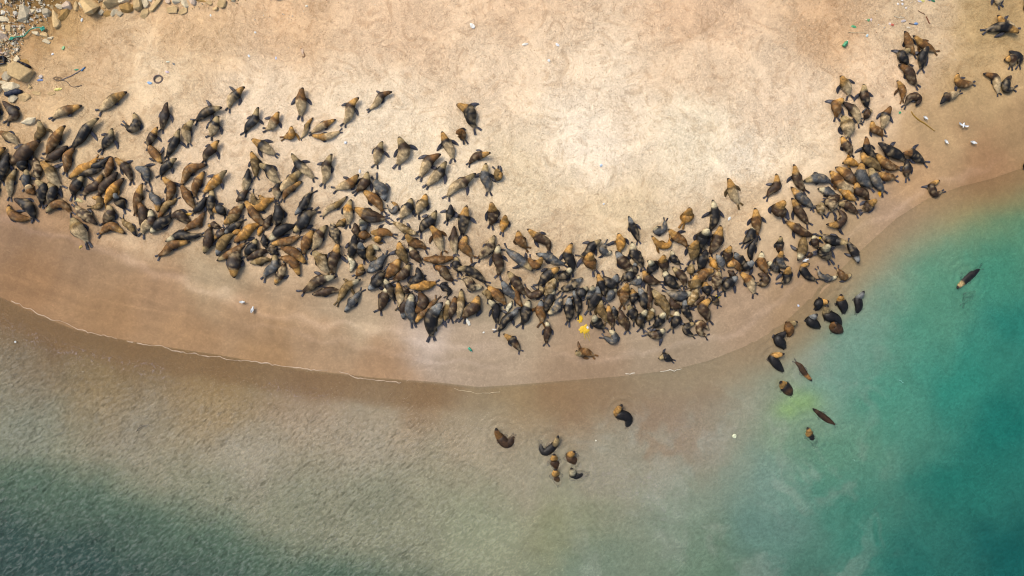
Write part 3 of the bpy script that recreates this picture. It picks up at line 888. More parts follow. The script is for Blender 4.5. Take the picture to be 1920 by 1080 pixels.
    # markings
    jit = 1 + r.uniform(-.2, .24)
    bc = PAL[body] * jit; hc = HEAD[head] * (1 + r.uniform(-.14, .16))
    nz = fbm(V[:, 0] * 3.1 + seed, V[:, 1] * 3.1, seed % 97, 3); nz2 = fbm(V[:, 0] * 6 + V[:, 2] * 4, V[:, 1] * 6 + seed, seed % 89, 3)
    col = np.tile(bc, (len(V), 1))
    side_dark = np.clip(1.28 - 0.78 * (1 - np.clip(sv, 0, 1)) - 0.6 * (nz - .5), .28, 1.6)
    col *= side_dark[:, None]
    if body in 'BGT': col = col * (1 + 0.5 * (nz2 - .5))[:, None]
    if r.random() < .22 and body in 'KDB':                 # lighter saddle
        s = np.exp(-((tt - r.uniform(.45, .75)) / .12) ** 2) * np.clip(sv, 0, 1) * .6; col = col * (1 - s[:, None]) + PAL[r.choice('STB')] * s[:, None]
    edge = {'W': .22, 'T': .24, 'G': .28, 'S': .24, 'B': .28}.get(head, .22) + r.uniform(-.02, .04)
    hm = sstep(edge + .05, edge - .02, tt + (nz - .5) * .08)
    if head in 'WT': hm = hm * sstep(-.9, .1, sv)
    col = col * (1 - hm[:, None]) + hc * hm[:, None]
    mz = sstep(.105, .05, tt + (nz2 - .5) * .03); col = col * (1 - mz[:, None]) + MUZ * mz[:, None]
    matt = np.full(len(V), {'K': .34, 'S': .3, 'D': .45, 'B': .6, 'G': .62, 'T': .7, 'W': .7}[body]); matt = matt * (1 - hm) + .6 * hm
    sand = np.zeros(len(V))
    if 's' in fl: sand = sstep(.42, .62, tt + (nz - .5) * .35) * .92
    elif 'm' in fl: sand = sstep(.5, .64, nz2 + .12 * (tt - .4)) * .85
    else: sand = sstep(.58, .74, nz2 + .22 * (tt - .55)) * .4 * (0 if 'v' in fl or 'w' in fl or 'y' in fl else 1)
    sand = np.where(reg == 0, sand, 0)
    col = col * (1 - sand[:, None]) + SANDC * (.82 + .3 * nz[:, None]) * sand[:, None]
    matt = np.maximum(matt, sand)
    fm = reg > 0
    fc = FLIP * (1 + r.uniform(-.3, .35)) if body in 'KSD' or r.random() < .75 else bc * .7
    col = np.where(fm[:, None], fc * (.75 + .6 * nz2[:, None]), col); matt = np.where(fm, .3, matt)
    return V, F, col, matt

herd = []
for i, ln in enumerate(HERD.strip().split('\n')):
    p = ln.split(); pts = [tuple(map(int, q.split(','))) for q in p[2:]]
    a = np.array(pts, float); L = np.hypot(*np.diff(a, axis=0).T).sum()
    herd.append(dict(code=p[0], w=float(p[1]) * 1.03, pts=pts, L=L, c=a.mean(0), i=i))
for h in herd:                                             # how much of each one shows: neighbours closer than a body width hide some of it
    near = sum(max(0, 1 - np.hypot(*(h['c'] - o['c'])) / (0.8 * (h['w'] + o['w']))) for o in herd if o is not h)
    h['show'] = h['w'] * h['L'] / (1 + 0.8 * near)
    k = min(1, near / 1.2); h['w2'] = h['w'] * (1 + .13 * k)  # the packed ones are the well-fed ones: a little stouter and longer
    h['pts2'] = [tuple(h['c'] + (np.array(p) - h['c']) * (1 + .06 * k)) for p in h['pts']]
order = sorted(herd, key=lambda h: -h['show'])
single = sorted(order[:312], key=lambda h: h['i']); rest = order[312:]

CW = {'K': 'black', 'D': 'dark brown', 'B': 'brown', 'G': 'golden', 'S': 'silver-grey', 'T': 'tan', 'W': 'whitish'}
HWD = {'K': 'black', 'D': 'dark', 'B': 'brown', 'G': 'golden', 'S': 'grey', 'T': 'pale', 'W': 'white'}
def pose_words(c):
    f = c[2:]
    if 'y' in f: return 'deep under water'
    if 'w' in f: return 'swimming stretched out'
    if 'c' in f: return 'curled into a ring'
    if 'h' in f: return 'rearing its head'
    if 's' in f and 'f' in f: return 'sand-coated rump, flippers out'
    if 's' in f: return 'with sand-coated rump'
    if 'm' in f: return 'blotched with sand'
    if 'f' in f: return 'flippers spread'
    return 'lying flat'
def heading(pts):
    dx, dy = pts[0][0] - pts[-1][0], pts[-1][1] - pts[0][1]
    return ['right', 'up-right', 'up-beach', 'up-left', 'left', 'down-left', 'seaward', 'down-right'][round(math.degrees(math.atan2(dy, dx)) / 45) % 8]
MARKS = [(305,155,'the half-buried ring'),(1095,620,'the big yellow splash'),(1649,363,'the orange-yellow blob'),(1345,556,'the small yellow blob'),(17,120,'the black tub'),(66,231,'the lone pale triangular stone'),
         (1725,228,'the brown kelp strand'),(1800,237,'the gull with open wings'),(877,602,'the white plastic scrap'),(882,655,'the green bottle'),(147,376,'the pale yellow spill'),(467,573,'the two gulls'),(1364,411,'the small white box'),(1507,488,'the gull in the herd'),(1500,765,'the yellow-green water patch'),(652,271,'the white tag')]
def place(h):
    x, y = h['c']; f = h['code'][2:]
    ds = sorted((math.hypot(x - a, y - b), t) for a, b, t in MARKS)
    if ds[0][0] < 62: return 'near ' + ds[0][1]
    if 'v' in f or 'w' in f or 'y' in f:
        return 'in brown shallows' if x < 1250 else 'in green shallows' if x < 1650 else 'in teal water'
    if x > 1640 and y < 215: return 'loose group highest up-beach'
    if x > 1530 and y < 262: return "top of herd's right arm"
    if x > 1480 and y < 380: return "packed in herd's right arm"
    if x > 1400 and y > 455: return 'at the teal-water tip'
    if x > 1340: return "at foot of herd's right arm"
    if x < 120: return 'by the boulders'
    if y < 262 and x > 200: return 'on dry sand above herd'
    z, t1, t2 = ("herd's far left", 290, 370) if x < 330 else ("herd's left", 350, 430) if x < 560 else ("herd's centre-left", 400, 500) if x < 820 else ("herd's lowest bulge", 450, 530) if x < 1080 else ("herd's centre-right", 470, 550)
    return ('top of ' if y < t1 else 'middle of ' if y < t2 else 'wet edge of ') + z
lens = np.array([h['L'] * h['w'] for h in single]); lo_, hi_ = np.percentile(lens, 20), np.percentile(lens, 85)
for h in single:
    c = h['code']; sz = 'small ' if h['L'] * h['w'] < lo_ else 'big ' if h['L'] * h['w'] > hi_ else ''
    hd = f"{HWD[c[1]]}-headed " if c[1] != c[0] else ''
    h['label'] = f"{sz}{hd}{CW[c[0]]} sea lion {pose_words(c)}, {place(h)}, nose {heading(h['pts'])}"
def split(key):
    by = {}
    for h in single: by.setdefault(h[key], []).append(h)
    return [v for v in by.values() if len(v) > 1]
for g in split('label'):
    g.sort(key=lambda h: h['c'][0]); n = len(g)
    xs_ = np.ptp([h['c'][0] for h in g]); ys_ = np.ptp([h['c'][1] for h in g])
    if ys_ > xs_: g.sort(key=lambda h: h['c'][1])
    a, b = ('upper', 'lower') if ys_ > xs_ else ('leftmost', 'rightmost')
    for k, h in enumerate(g):
        h['label'] += ', ' + (a if k == 0 else b if k == n - 1 else ['second', 'third', 'fourth'][k - 1])
def shorten(s):
    for a, b in (('sand-coated rump, flippers out', 'sandy rump, flippers out'), ('curled into a ring', 'curled'), ('rearing its head', 'head raised'), (' the ', ' '), ('with sand-coated rump', 'sandy rump'), (' lying flat', ''), ('blotched with sand', 'sand-blotched'), ('sandy rump, flippers out', 'sandy rump')):
        if len(s.split()) <= 16: return s
        s = s.replace(a, b)
    return s
def add_sub(o):
    md = o.modifiers.new('smooth', 'SUBSURF'); md.levels = 1; md.render_levels = 1
for h in single:
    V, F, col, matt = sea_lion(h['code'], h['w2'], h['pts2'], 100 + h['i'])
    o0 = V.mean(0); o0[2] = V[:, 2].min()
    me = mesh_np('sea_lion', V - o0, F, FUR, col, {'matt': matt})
    o = link('sea_lion', me, o0); add_sub(o)
    tag(o, shorten(h['label']), 'sea lion', 'sea lions hauled out on the beach and in the shallows')
VV, FF, CC, MM = [], [], [], []; n0 = 0
for h in rest:
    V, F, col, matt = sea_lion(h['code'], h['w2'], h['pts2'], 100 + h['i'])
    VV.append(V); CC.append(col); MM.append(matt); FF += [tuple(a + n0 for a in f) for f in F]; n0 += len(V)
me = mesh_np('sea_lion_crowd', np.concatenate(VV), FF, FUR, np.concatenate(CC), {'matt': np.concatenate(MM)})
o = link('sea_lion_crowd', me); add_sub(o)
tag(o, 'the smaller and half-hidden sea lions packed between the others in the crowd', kind='stuff')

# ------------------------------------------------------------------ boulders and rubble in the corner
TONE = {'p': alb((240,220,184)), 't': alb((226,192,140)), 'o': alb((198,156,94)), 'g': alb((212,194,164)), 'w': alb((246,236,218)), 'k': alb((234,206,180)), 'r': alb((222,166,104))}
def hull(pts):
    bm = bmesh.new()
    for p in pts: bm.verts.new(p)
    g = bmesh.ops.convex_hull(bm, input=bm.verts)
    bmesh.ops.delete(bm, geom=[e for e in g['geom_interior'] if isinstance(e, bmesh.types.BMVert)], context='VERTS')
    return bm
def rock_points(lx, ly, lz, r, n=16, square=0.7):
    out = []
    for _ in range(n):
        a = r.uniform(0, 2 * math.pi); sx, sy = math.cos(a), math.sin(a)
        k = (abs(sx) ** (2 / (1 - square + .3)) + abs(sy) ** (2 / (1 - square + .3))) ** (-(1 - square + .3) / 2)
        k = 1 + (k - 1) * square
        q = r.uniform(.82, 1.0); z = r.choice((r.uniform(-.4, .2), r.uniform(.55, 1.0)))
        s = q * (1.0 if z < .3 else r.uniform(.74, .97))
        out.append((lx / 2 * sx * k * s, ly / 2 * sy * k * s, lz * z))
    return out
ROCKS = [  # x, y, length, width, angle (photo degrees, clockwise), tone, label
(37,3,22,13,2,'w','squared white block cut by the top edge'),(7,16,27,11,70,'k','long pale pink slab near the top corner'),(19,28,14,9,80,'w','small white stone beside the long pale pink slab'),
(58,33,32,19,-62,'g','big grey angular boulder under the brown earth patch'),(44,33,10,8,20,'w','small white stone left of the big grey angular boulder'),(19,43,21,10,6,'p','flat pale stone above the rubble'),
(75,28,10,8,20,'p','small pale stone right of the big grey boulder'),(86,27,11,7,-8,'w','small bright white stone in the upper rubble'),(100,31,15,14,30,'g','rough grey stone between white stone and tall tan slab'),
(124,20,15,9,12,'p','oval pale stone resting against the tall tan slab'),(139,20,18,14,75,'k','pinkish stone right of the oval pale stone'),(117,42,34,14,78,'t','tall tan slab standing in the sand'),
(133,35,26,14,-55,'o','ochre slab leaning on the tall tan slab'),(86,7,11,9,40,'p','pale stone sitting in the brown earth patch'),(110,21,9,7,45,'t','small tan stone above the tall tan slab'),
(155,19,17,9,80,'t','narrow upright stone left of the biggest boulder'),(165,18,13,7,50,'p','slim pale stone beside the biggest boulder'),(183,21,36,27,48,'t','biggest tan boulder of the top edge row'),
(190,3,20,9,4,'t','flat tan stone behind the biggest boulder'),(205,4,19,13,2,'p','squarish pale block by the biggest boulder'),(224,13,29,23,-40,'t','large cracked tan boulder right of the squarish pale block'),
(207,19,13,7,85,'t','slim stone wedged below the squarish pale block'),(203,31,11,10,0,'g','grey stone at the foot of the biggest boulder'),(214,33,15,12,-30,'o','ochre stone with a hollow under it at the sand line'),
(226,33,17,10,-70,'p','pointed pale stone at the sand line below the cracked boulder'),(236,33,12,10,30,'g','grey lumpy stone at the sand line below the cracked boulder'),(250,23,25,16,-10,'o','rounded ochre boulder right of the cracked boulder'),
(246,9,22,14,-55,'p','pale boulder above the rounded ochre boulder'),(268,14,32,17,82,'t','tall tan block right of the rounded ochre boulder'),(283,11,27,10,68,'p','slanted pale slab between tall tan block and the long beam stone'),
(305,15,42,9,-52,'t','long beam-like stone slanting across the row'),(282,34,21,12,-65,'t','half-buried tan stone at the foot of the long beam stone'),(292,8,9,7,40,'w','small whitish stone behind the long beam stone'),
(325,9,15,9,70,'k','pinkish stone right of the long beam stone'),(340,8,18,16,40,'p','rounded pale boulder right of the long beam stone'),(357,12,27,12,64,'p','slanted pale slab right of the rounded pale boulder'),
(370,8,22,12,60,'k','pinkish slab leaning beside the slanted pale slab'),(383,3,14,9,0,'w','pale brick-shaped stone on an ochre ledge'),(385,9,22,6,6,'o','ochre ledge stone under the pale brick-shaped one'),
(401,3,18,8,4,'p','flat pale stone right of the ochre ledge'),(414,5,12,9,20,'p','small pale lump right of the flat pale stone'),(430,3,20,8,-4,'k','pinkish flat stone near the end of the row'),
(444,6,14,10,75,'p','upright pale stone near the end of the row'),(454,3,12,8,-50,'p','last pale stone at the end of the row'),(426,16,17,15,25,'t','angular tan stone below the pinkish flat stone'),
(401,14,15,9,0,'t','half-buried tan stone below the flat pale stone'),(334,27,21,14,5,'t','low half-buried stone under the rounded pale boulder'),(353,30,21,10,-28,'t','slanted half-buried stone in front of the row'),
(412,24,13,8,20,'t','small tan stone in front of the angular tan one'),(479,2,10,6,0,'t','small tan stone alone past the row end'),(529,5,19,9,3,'p','flat pale stone alone at the top edge'),
(19,134,36,18,-17,'t','long tan boulder just below the black tub'),(26,148,20,15,-35,'g','greyish stone against the largest corner boulder'),(55,142,46,29,10,'t','largest boulder of the corner pile by the black strip'),
(5,153,19,10,10,'r','orange-tinted stone at the frame side'),(5,169,19,18,-10,'p','squarish pale stone at the frame side'),(34,168,35,16,-9,'p','long pale block above the dark blue strip'),
(20,160,22,7,12,'p','thin pale stone behind the long pale block'),(57,186,22,17,-20,'t','tan stone below the long pale block'),(35,190,17,15,-50,'p','pale pointed stone below the dark blue strip'),
(57,121,23,9,6,'o','half-buried ochre slab behind the black strip'),(44,117,16,11,60,'p','pale stone right of the black tub'),(66,230,29,14,-8,'p','lone pale triangular stone lying on the sand'),
(79,179,17,7,8,'t','half-buried tan stone right of the dark blue strip'),(108,180,17,6,-12,'t','half-buried tan stone by the yellow scrap'),(67,167,10,7,70,'t','small tan stone right of the long pale block'),
(80,69,15,7,14,'p','long little stone under the green rope'),(95,72,14,10,10,'t','tan stone under the end of the green rope'),(106,76,12,8,-30,'p','pale stone right of the green rope'),(99,84,15,8,28,'p','pale flat stone below the green rope'),
(76,58,9,5,10,'w','small pale stone above the green rope'),(30,60,12,10,20,'t','tan stone in the rubble left of the green rope'),(17,77,21,14,-10,'k','pinkish flat stone in the middle of the rubble'),(5,95,10,9,0,'w','white stone in the rubble at the frame side'),(2,121,11,10,0,'p','pale stone left of the black tub')]
for i, (x, y, lx, ly, an, tn, lab) in enumerate(ROCKS):
    r = random.Random(500 + i)
    lx *= PX * 1.2; ly *= PX * 1.28
    low = 'half-buried' in lab or 'low ' in lab
    lz = ly * (0.24 if low else r.uniform(.38, .55))
    bm = hull(rock_points(lx, ly, lz, r, 13, 0.8))
    bmesh.ops.bevel(bm, geom=list(bm.edges), offset=min(lx, ly) * .03, segments=1, affect='EDGES', clamp_overlap=True)
    bmesh.ops.triangulate(bm, faces=bm.faces)
    me = bpy.data.meshes.new('boulder'); bm.to_mesh(me); bm.free()
    co = np.array([v.co for v in me.vertices])
    c = TONE[tn] * (1 + r.uniform(-.1, .08)); k = .82 + .36 * fbm(co[:, 0] * 3 + i, co[:, 1] * 3, i, 3)
    if low: c = c * .9
    finish(me, ROCK, c[None] * k[:, None], smooth=False)
    wx, wy = W(x, y)
    o = link('boulder', me, (wx, wy, gz(wx, wy) - (0.02 if low else .05))); o.rotation_euler = (R(r.uniform(-5, 5)), R(r.uniform(-5, 5)), -R(an))
    tag(o, lab, 'stone', 'stones of the corner pile and the top edge row')

def scatter(name, n, where, size, tones, seed, label, sink=.25, flat=.6, z0=0.0):
    r = random.Random(seed); V, F, Cc = [], [], []
    for k in range(n):
        x, y = where(r); s = size(r)
        wx, wy = W(x, y); z = gz(wx, wy) + z0
        q = rock_points(s, s * r.uniform(.5, 1), s * flat, r, 9, .6); a = r.uniform(0, 6.3)
        bm = hull(q); bm.verts.ensure_lookup_table(); bm.verts.index_update(); b0 = len(V)
        c = tones[r.randrange(len(tones))] * r.uniform(.7, 1.15)
        for v in bm.verts:
            V.append((wx + v.co.x * math.cos(a) - v.co.y * math.sin(a), wy + v.co.x * math.sin(a) + v.co.y * math.cos(a), z + v.co.z - s * sink * .3)); Cc.append(c)
        for f in bm.faces: F.append(tuple(b0 + v.index for v in f.verts))
        bm.free()
    me = mesh_np(name, V, F, ROCK, np.array(Cc), smooth=False); tag(link(name, me), label, kind='stuff')
def inrub(r):
    while True:
        x, y = r.uniform(-20, 122), r.uniform(-10, 128)
        lim = 62 - .25 * max(0, y - 60)
        if y > 55 and x < lim: return x, y
        if y <= 58 and x < 105 and r.random() < .45: return x, y
scatter('rubble', 900, inrub, lambda r: PX * r.choice((2, 2.5, 3, 4, 5, 6.5, 8)), [TONE['p'], TONE['p'], TONE['t'], TONE['k'], TONE['w'], TONE['g']], 21, 'small broken pale rubble between the corner boulders')
def inrow(r):
    x = r.uniform(110, 470); return x, r.gauss(16 if x < 330 else 8, 11)
scatter('rubble', 160, inrow, lambda r: PX * r.choice((1.5, 2, 3, 4)), [TONE['t'], TONE['o'], TONE['g']], 22, 'small stones in the gaps of the top edge row')
def ingrit(r):
    while True:
        x, y = r.uniform(60, 1800), abs(r.gauss(0, 75))
        if r.random() < .35 + .65 * float(noise(np.array([x / 90.]), np.array([y / 60.]), 77)[0]) ** 2 and not (x < 460 and y < 45): return x, y
scatter('pebbles', 420, ingrit, lambda r: PX * r.choice((1, 1.2, 1.5, 2)), [TONE['o'] * .6, TONE['w'], TONE['g'] * .5, TONE['r'] * .7], 23, 'scattered pebbles and shells on the upper beach')
def inlit(r):
    cx, cy, sx, sy = r.choice(((1682, 14, 12, 10), (1682, 14, 12, 10), (1715, 6, 14, 5), (1672, 40, 12, 6), (1655, 52, 10, 4), (1500, 60, 90, 25), (545, 42, 12, 8), (505, 36, 14, 10)))
    return r.gauss(cx, sx), max(-8, r.gauss(cy, sy))
scatter('litter', 90, inlit, lambda r: PX * r.choice((1.2, 1.5, 2, 2.6, 3)), [TONE['w'] * 1.05, TONE['w'], TONE['k'], TONE['r']], 24, 'tiny white scraps and shell bits washed onto the upper beach')

# ------------------------------------------------------------------ things lying about
def tube(path, rad, n=6, closed=False, taper=None):
    path = [Vector(p) for p in path]; V, F = [], []; m = len(path)
    for i, p in enumerate(path):
        a = path[(i - 1) % m] if (closed or i > 0) else p; b = path[(i + 1) % m] if (closed or i < m - 1) else p
        t = (b - a).normalized(); s = Vector((t.y, -t.x, 0)).normalized() if abs(t.z) < .95 else Vector((1, 0, 0)); u = s.cross(t)
        q = rad * (taper(i / (m - 1)) if taper else 1)
        for k in range(n):
            f = 2 * math.pi * k / n; V.append(p + s * math.cos(f) * q + u * math.sin(f) * q)
    for i in range(m if closed else m - 1):
        j = (i + 1) % m
        for k in range(n): F.append((i * n + k, i * n + (k + 1) % n, j * n + (k + 1) % n, j * n + k))
    if not closed: F += [tuple(range(n))[::-1], tuple((m - 1) * n + k for k in range(n))]
    return V, F
def smooth_path(px, z=0.03, sub=8):
    P = [np.array(p, float) for p in px]; P = [2 * P[0] - P[1]] + P + [2 * P[-1] - P[-2]]; out = []
    for i in range(1, len(P) - 2):
        p0, p1, p2, p3 = P[i - 1:i + 3]
        for k in range(sub):
            t = k / sub; out.append(.5 * (2 * p1 + (p2 - p0) * t + (2 * p0 - 5 * p1 + 4 * p2 - p3) * t * t + (3 * p1 - p0 - 3 * p2 + p3) * t ** 3))
    out.append(P[-2]); res = []
    for q in out:
        wx, wy = W(*q); res.append((wx, wy, gz(wx, wy) + z))
    return res
def colour_all(V, c, amp=.0, seed=0): return np.tile(np.asarray(c), (len(V), 1)) * (1 + amp * (np.random.RandomState(seed).rand(len(V), 1) - .5))
def strand(name, px, rad_px, c, label, cat, mat=PLASTIC, taper=None, z=0.03, parent=None, group=None):
    V, F = tube(smooth_path(px, z), rad_px * PX, 6, taper=taper)
    o = link(name, mesh_np(name, V, F, mat, colour_all(V, alb(c), .2, 3)), parent=parent)
    if label: tag(o, label, cat, group)
    return o
def crumple(name, x, y, lx, ly, an, c, label, cat, lz=.35, mat=PLASTIC, seed=0, z0=0.0, parent=None, group=None, c2=None):
    """a crumpled scrap: an uneven lump with folds"""
    r = random.Random(seed + int(x * 7 + y)); bm = bmesh.new(); bmesh.ops.create_icosphere(bm, subdivisions=2, radius=1)
    lx *= PX / 2; ly *= PX / 2; h = min(lx, ly) * lz * 2; wx, wy = W(x, y)
    cols = []
    for v in bm.verts:
        k = .72 + .5 * r.random(); cols.append(alb(c2 if c2 and v.co.x > .25 else c) * r.uniform(.85, 1.1))
        v.co = Vector((v.co.x * lx * k, v.co.y * ly * k, (v.co.z * .5 + .35) * h * (.7 + .6 * r.random())))
    me = bpy.data.meshes.new(name); bm.to_mesh(me); bm.free(); finish(me, mat, np.array(cols), smooth=False)
    o = link(name, me, (wx, wy, gz(wx, wy) + z0), parent); o.rotation_euler.z = -R(an)
    if label: tag(o, label, cat, group)
    return o
def boxy(name, lx, ly, lz, c, loc, an=0, mat=PLASTIC, parent=None, bev=.15, amp=.1):
    bm = bmesh.new(); bmesh.ops.create_cube(bm, size=1)
    for v in bm.verts: v.co = Vector((v.co.x * lx, v.co.y * ly, (v.co.z + .5) * lz))
    bmesh.ops.bevel(bm, geom=list(bm.edges), offset=min(lx, ly, lz) * bev, segments=2, affect='EDGES')
    me = bpy.data.meshes.new(name); bm.to_mesh(me); bm.free(); finish(me, mat, colour_all(me.vertices, alb(c), amp, 5))
    o = link(name, me, loc, parent); o.rotation_euler.z = -R(an); return o

# black plastic tub with the bottom gone: four walls with a rim
wx, wy = W(17, 120); z = gz(wx, wy)
tub = tag(link('tub', None, (wx, wy, z)), 'square black plastic tub without a bottom among the rubble', 'tub')
tub.rotation_euler = (R(6), R(-4), R(8))
for dx, dy, lx, ly in ((0, .27, .74, .09), (0, -.27, .74, .09), (-.325, 0, .09, .45), (.325, 0, .09, .45)):
    boxy('side_wall', lx, ly, .34, (30,32,44), (dx, dy, 0), parent=tub)
for dx, dy, lx, ly in ((0, .30, .82, .06), (0, -.30, .82, .06), (-.37, 0, .06, .54), (.37, 0, .06, .54)):
    boxy('rim', lx, ly, .05, (40,43,58), (dx, dy, .343), parent=tub)
def strip(x, y, L, wd, an, c, label):
    V, F = [], []; r = random.Random(int(x)); n = 14; wx, wy = W(x, y); zz = gz(wx, wy)
    for i in range(n + 1):
        u = (i / n - .5) * L * PX; b = .06 * math.sin(i / n * 3.1) ; k = wd * PX * (.5 + .1 * r.random()) * (1 if 0 < i < n else .7)
        h = .34 + .05 * math.sin(i * 1.3)
        for vy, vz in ((-k, 0), (-k * .8, h), (k * .8, h + .03), (k, 0)): V.append((u, vy + b, vz))
    for i in range(n):
        for k in range(4): F.append((i * 4 + k, (i + 1) * 4 + k, (i + 1) * 4 + (k + 1) % 4, i * 4 + (k + 1) % 4))
    F += [(0, 1, 2, 3), (n * 4 + 3, n * 4 + 2, n * 4 + 1, n * 4)]
    o = link('rubber_strip', mesh_np('rubber_strip', V, F, RUBBER, colour_all(V, alb(c), .3, 2)), (wx, wy, zz)); o.rotation_euler.z = -R(an); tag(o, label, 'rubber strip', 'old rubber strips in the boulder pile')
strip(59, 128, 23, 5, 24, (28,26,40), 'black rubber strip behind the largest corner boulder')
strip(39, 180, 30, 8, -14, (44,50,68), 'dark blue rubber strip under the long pale block')

# half-buried tyre-like ring
wx, wy = W(306, 154); zz = gz(wx, wy)
V, F = tube([(math.cos(a) * .36, math.sin(a) * .31, 0.02 + .05 * math.cos(a - .6)) for a in np.linspace(0, 2 * math.pi, 28, endpoint=False)], .052, 8, True)
o = link('tyre', mesh_np('tyre', V, F, RUBBER, colour_all(V, alb((136,116,106)), .3, 1)), (wx, wy, zz + .01)); o.rotation_euler = (R(4), R(6), R(24))
tag(o, 'small grey-brown tyre half buried in the pale sand', 'tyre')
V, F = tube([(math.cos(a) * .305, math.sin(a) * .26, .05 + .05 * math.cos(a - .6)) for a in np.linspace(0, 2 * math.pi, 28, endpoint=False)], .022, 6, True)
link('bead', mesh_np('bead', V, F, RUBBER, colour_all(V, alb((92,80,78)), .3, 1)), parent=o)

# green net rope with its two knotted ends
rope = strand('net_rope', [(41,79),(47,77),(55,76.5),(61,75),(66,70),(71,64.5),(78,61.5),(86,60),(92,60.5)], 1.1, (88,160,132), 'green net rope trailing over the corner rubble', 'rope', RUBBER, z=.22)
crumple('knot', 95, 62.5, 8, 9, 60, (64,170,146), None, None, .5, RUBBER, 3, .16, rope); crumple('knot', 38, 80, 9, 6, -28, (58,170,140), None, None, .5, RUBBER, 4, .2, rope)
for a in rope.children: a.location = a.location
strand('rope', [(127,155),(135,151),(143,148),(152,143),(161,138),(171,131)], .7, (140,130,134), 'thin grey-blue rope running up from the wire tangle', 'rope', RUBBER, z=.03)
strand('rope', [(170,132),(166,136),(164,139)], 1.3, (96,146,196), 'frayed blue rope end lying on the sand', 'rope', RUBBER)
strand('wire', [(127,155.5),(134,157),(139,161),(143,166),(148,168),(156,167),(164,165)], .5, (92,84,84), 'dark wire bending away from the wire tangle', 'wire', RUBBER)
tang = []
for k in range(4):
    a0 = k * 1.7; tang += [(119 + 6 * math.cos(a0 + t) * (1 + .15 * k), 153 + 4 * math.sin(a0 + t * 1.1) * (1 - .1 * k)) for t in np.linspace(0, 5, 9)]
strand('wire', tang, .3, (140,116,92), 'coiled tangle of rusty wire on the sand', 'wire', RUBBER, z=.04)
strand('kelp_strand', [(1704,211),(1708,217),(1713,222),(1721,228),(1730,233),(1738,239),(1749,247)], .95, (170,130,48), 'long brown-yellow kelp strand trailing from a curled sea lion', 'kelp', GUNK, taper=lambda t: .5 + .9 * math.sin(math.pi * (t * .8 + .15)), z=.02)
strand('stick', [(1583,66),(1594,67),(1604,67),(1615,67.5)], .55, (232,206,166), 'pale straight stick among the upper litter', 'stick', ROCK)
strand('stick', [(1712,26),(1718,29.5),(1725,33)], .6, (150,112,84), 'brown stick below the blue scrap', 'stick', ROCK)
strand('stick', [(1696,49.5),(1702,50.5),(1708,51)], .8, (112,92,88), 'dark handle stick ending at a blue brush head', 'stick', ROCK)
strand('stick', [(1727,37),(1730,42),(1732,47),(1735,50)], .9, (138,82,58), 'reddish twig in the weed patch', 'stick', ROCK)
strand('stick', [(570,97),(574,103),(577,109),(576,113),(572,113)], .6, (150,108,78), 'hooked brown twig alone on open sand', 'stick', ROCK)
strand('stick', [(1668,36),(1676,39),(1686,39)], .6, (240,224,196), 'pale bent stick in the litter patch', 'stick', ROCK)
crumple('brush_head', 1709, 50, 7, 5, -8, (120,160,214), 'pale blue brush head lying on the upper beach', 'brush', .5)
# bottles, scraps
def bottle(x, y, L, wd, an, c, label, cap=(230,235,235)):
    wx, wy = W(x, y); zz = gz(wx, wy); root = tag(link('bottle', None, (wx, wy, zz)), label, 'bottle'); root.rotation_euler.z = -R(an)
    prof = [(-.5, .0), (-.5, .42), (-.46, .5), (-.1, .46), (.0, .5), (.18, .5), (.3, .3), (.38, .2), (.42, .2), (.42, 0)]
    V, F = [], []; n = 10
    for u, q in prof:
        for k in range(n): V.append((u * L * PX, math.cos(2 * math.pi * k / n) * q * wd * PX, wd * PX * .42 + math.sin(2 * math.pi * k / n) * q * wd * PX))
    for i in range(len(prof) - 1):
        for k in range(n): F.append((i * n + k, i * n + (k + 1) % n, (i + 1) * n + (k + 1) % n, (i + 1) * n + k))
    link('body', mesh_np('body', V, F, PLASTIC, colour_all(V, alb(c), .35, 4)), parent=root)
    V, F = tube([(.43 * L * PX, 0, wd * PX * .42), (.5 * L * PX, 0, wd * PX * .42)], wd * PX * .2, 8)
    link('cap', mesh_np('cap', V, F, PLASTIC, colour_all(V, alb(cap), .1, 4)), parent=root)
bottle(882, 655, 10, 4.5, 48, (40,160,130), 'small green bottle on the wet sand near the waterline', (180,230,220))
bottle(1577, 88, 13, 7, -52, (70,160,112), 'green bottle with a white cap on the upper beach', (240,244,240))
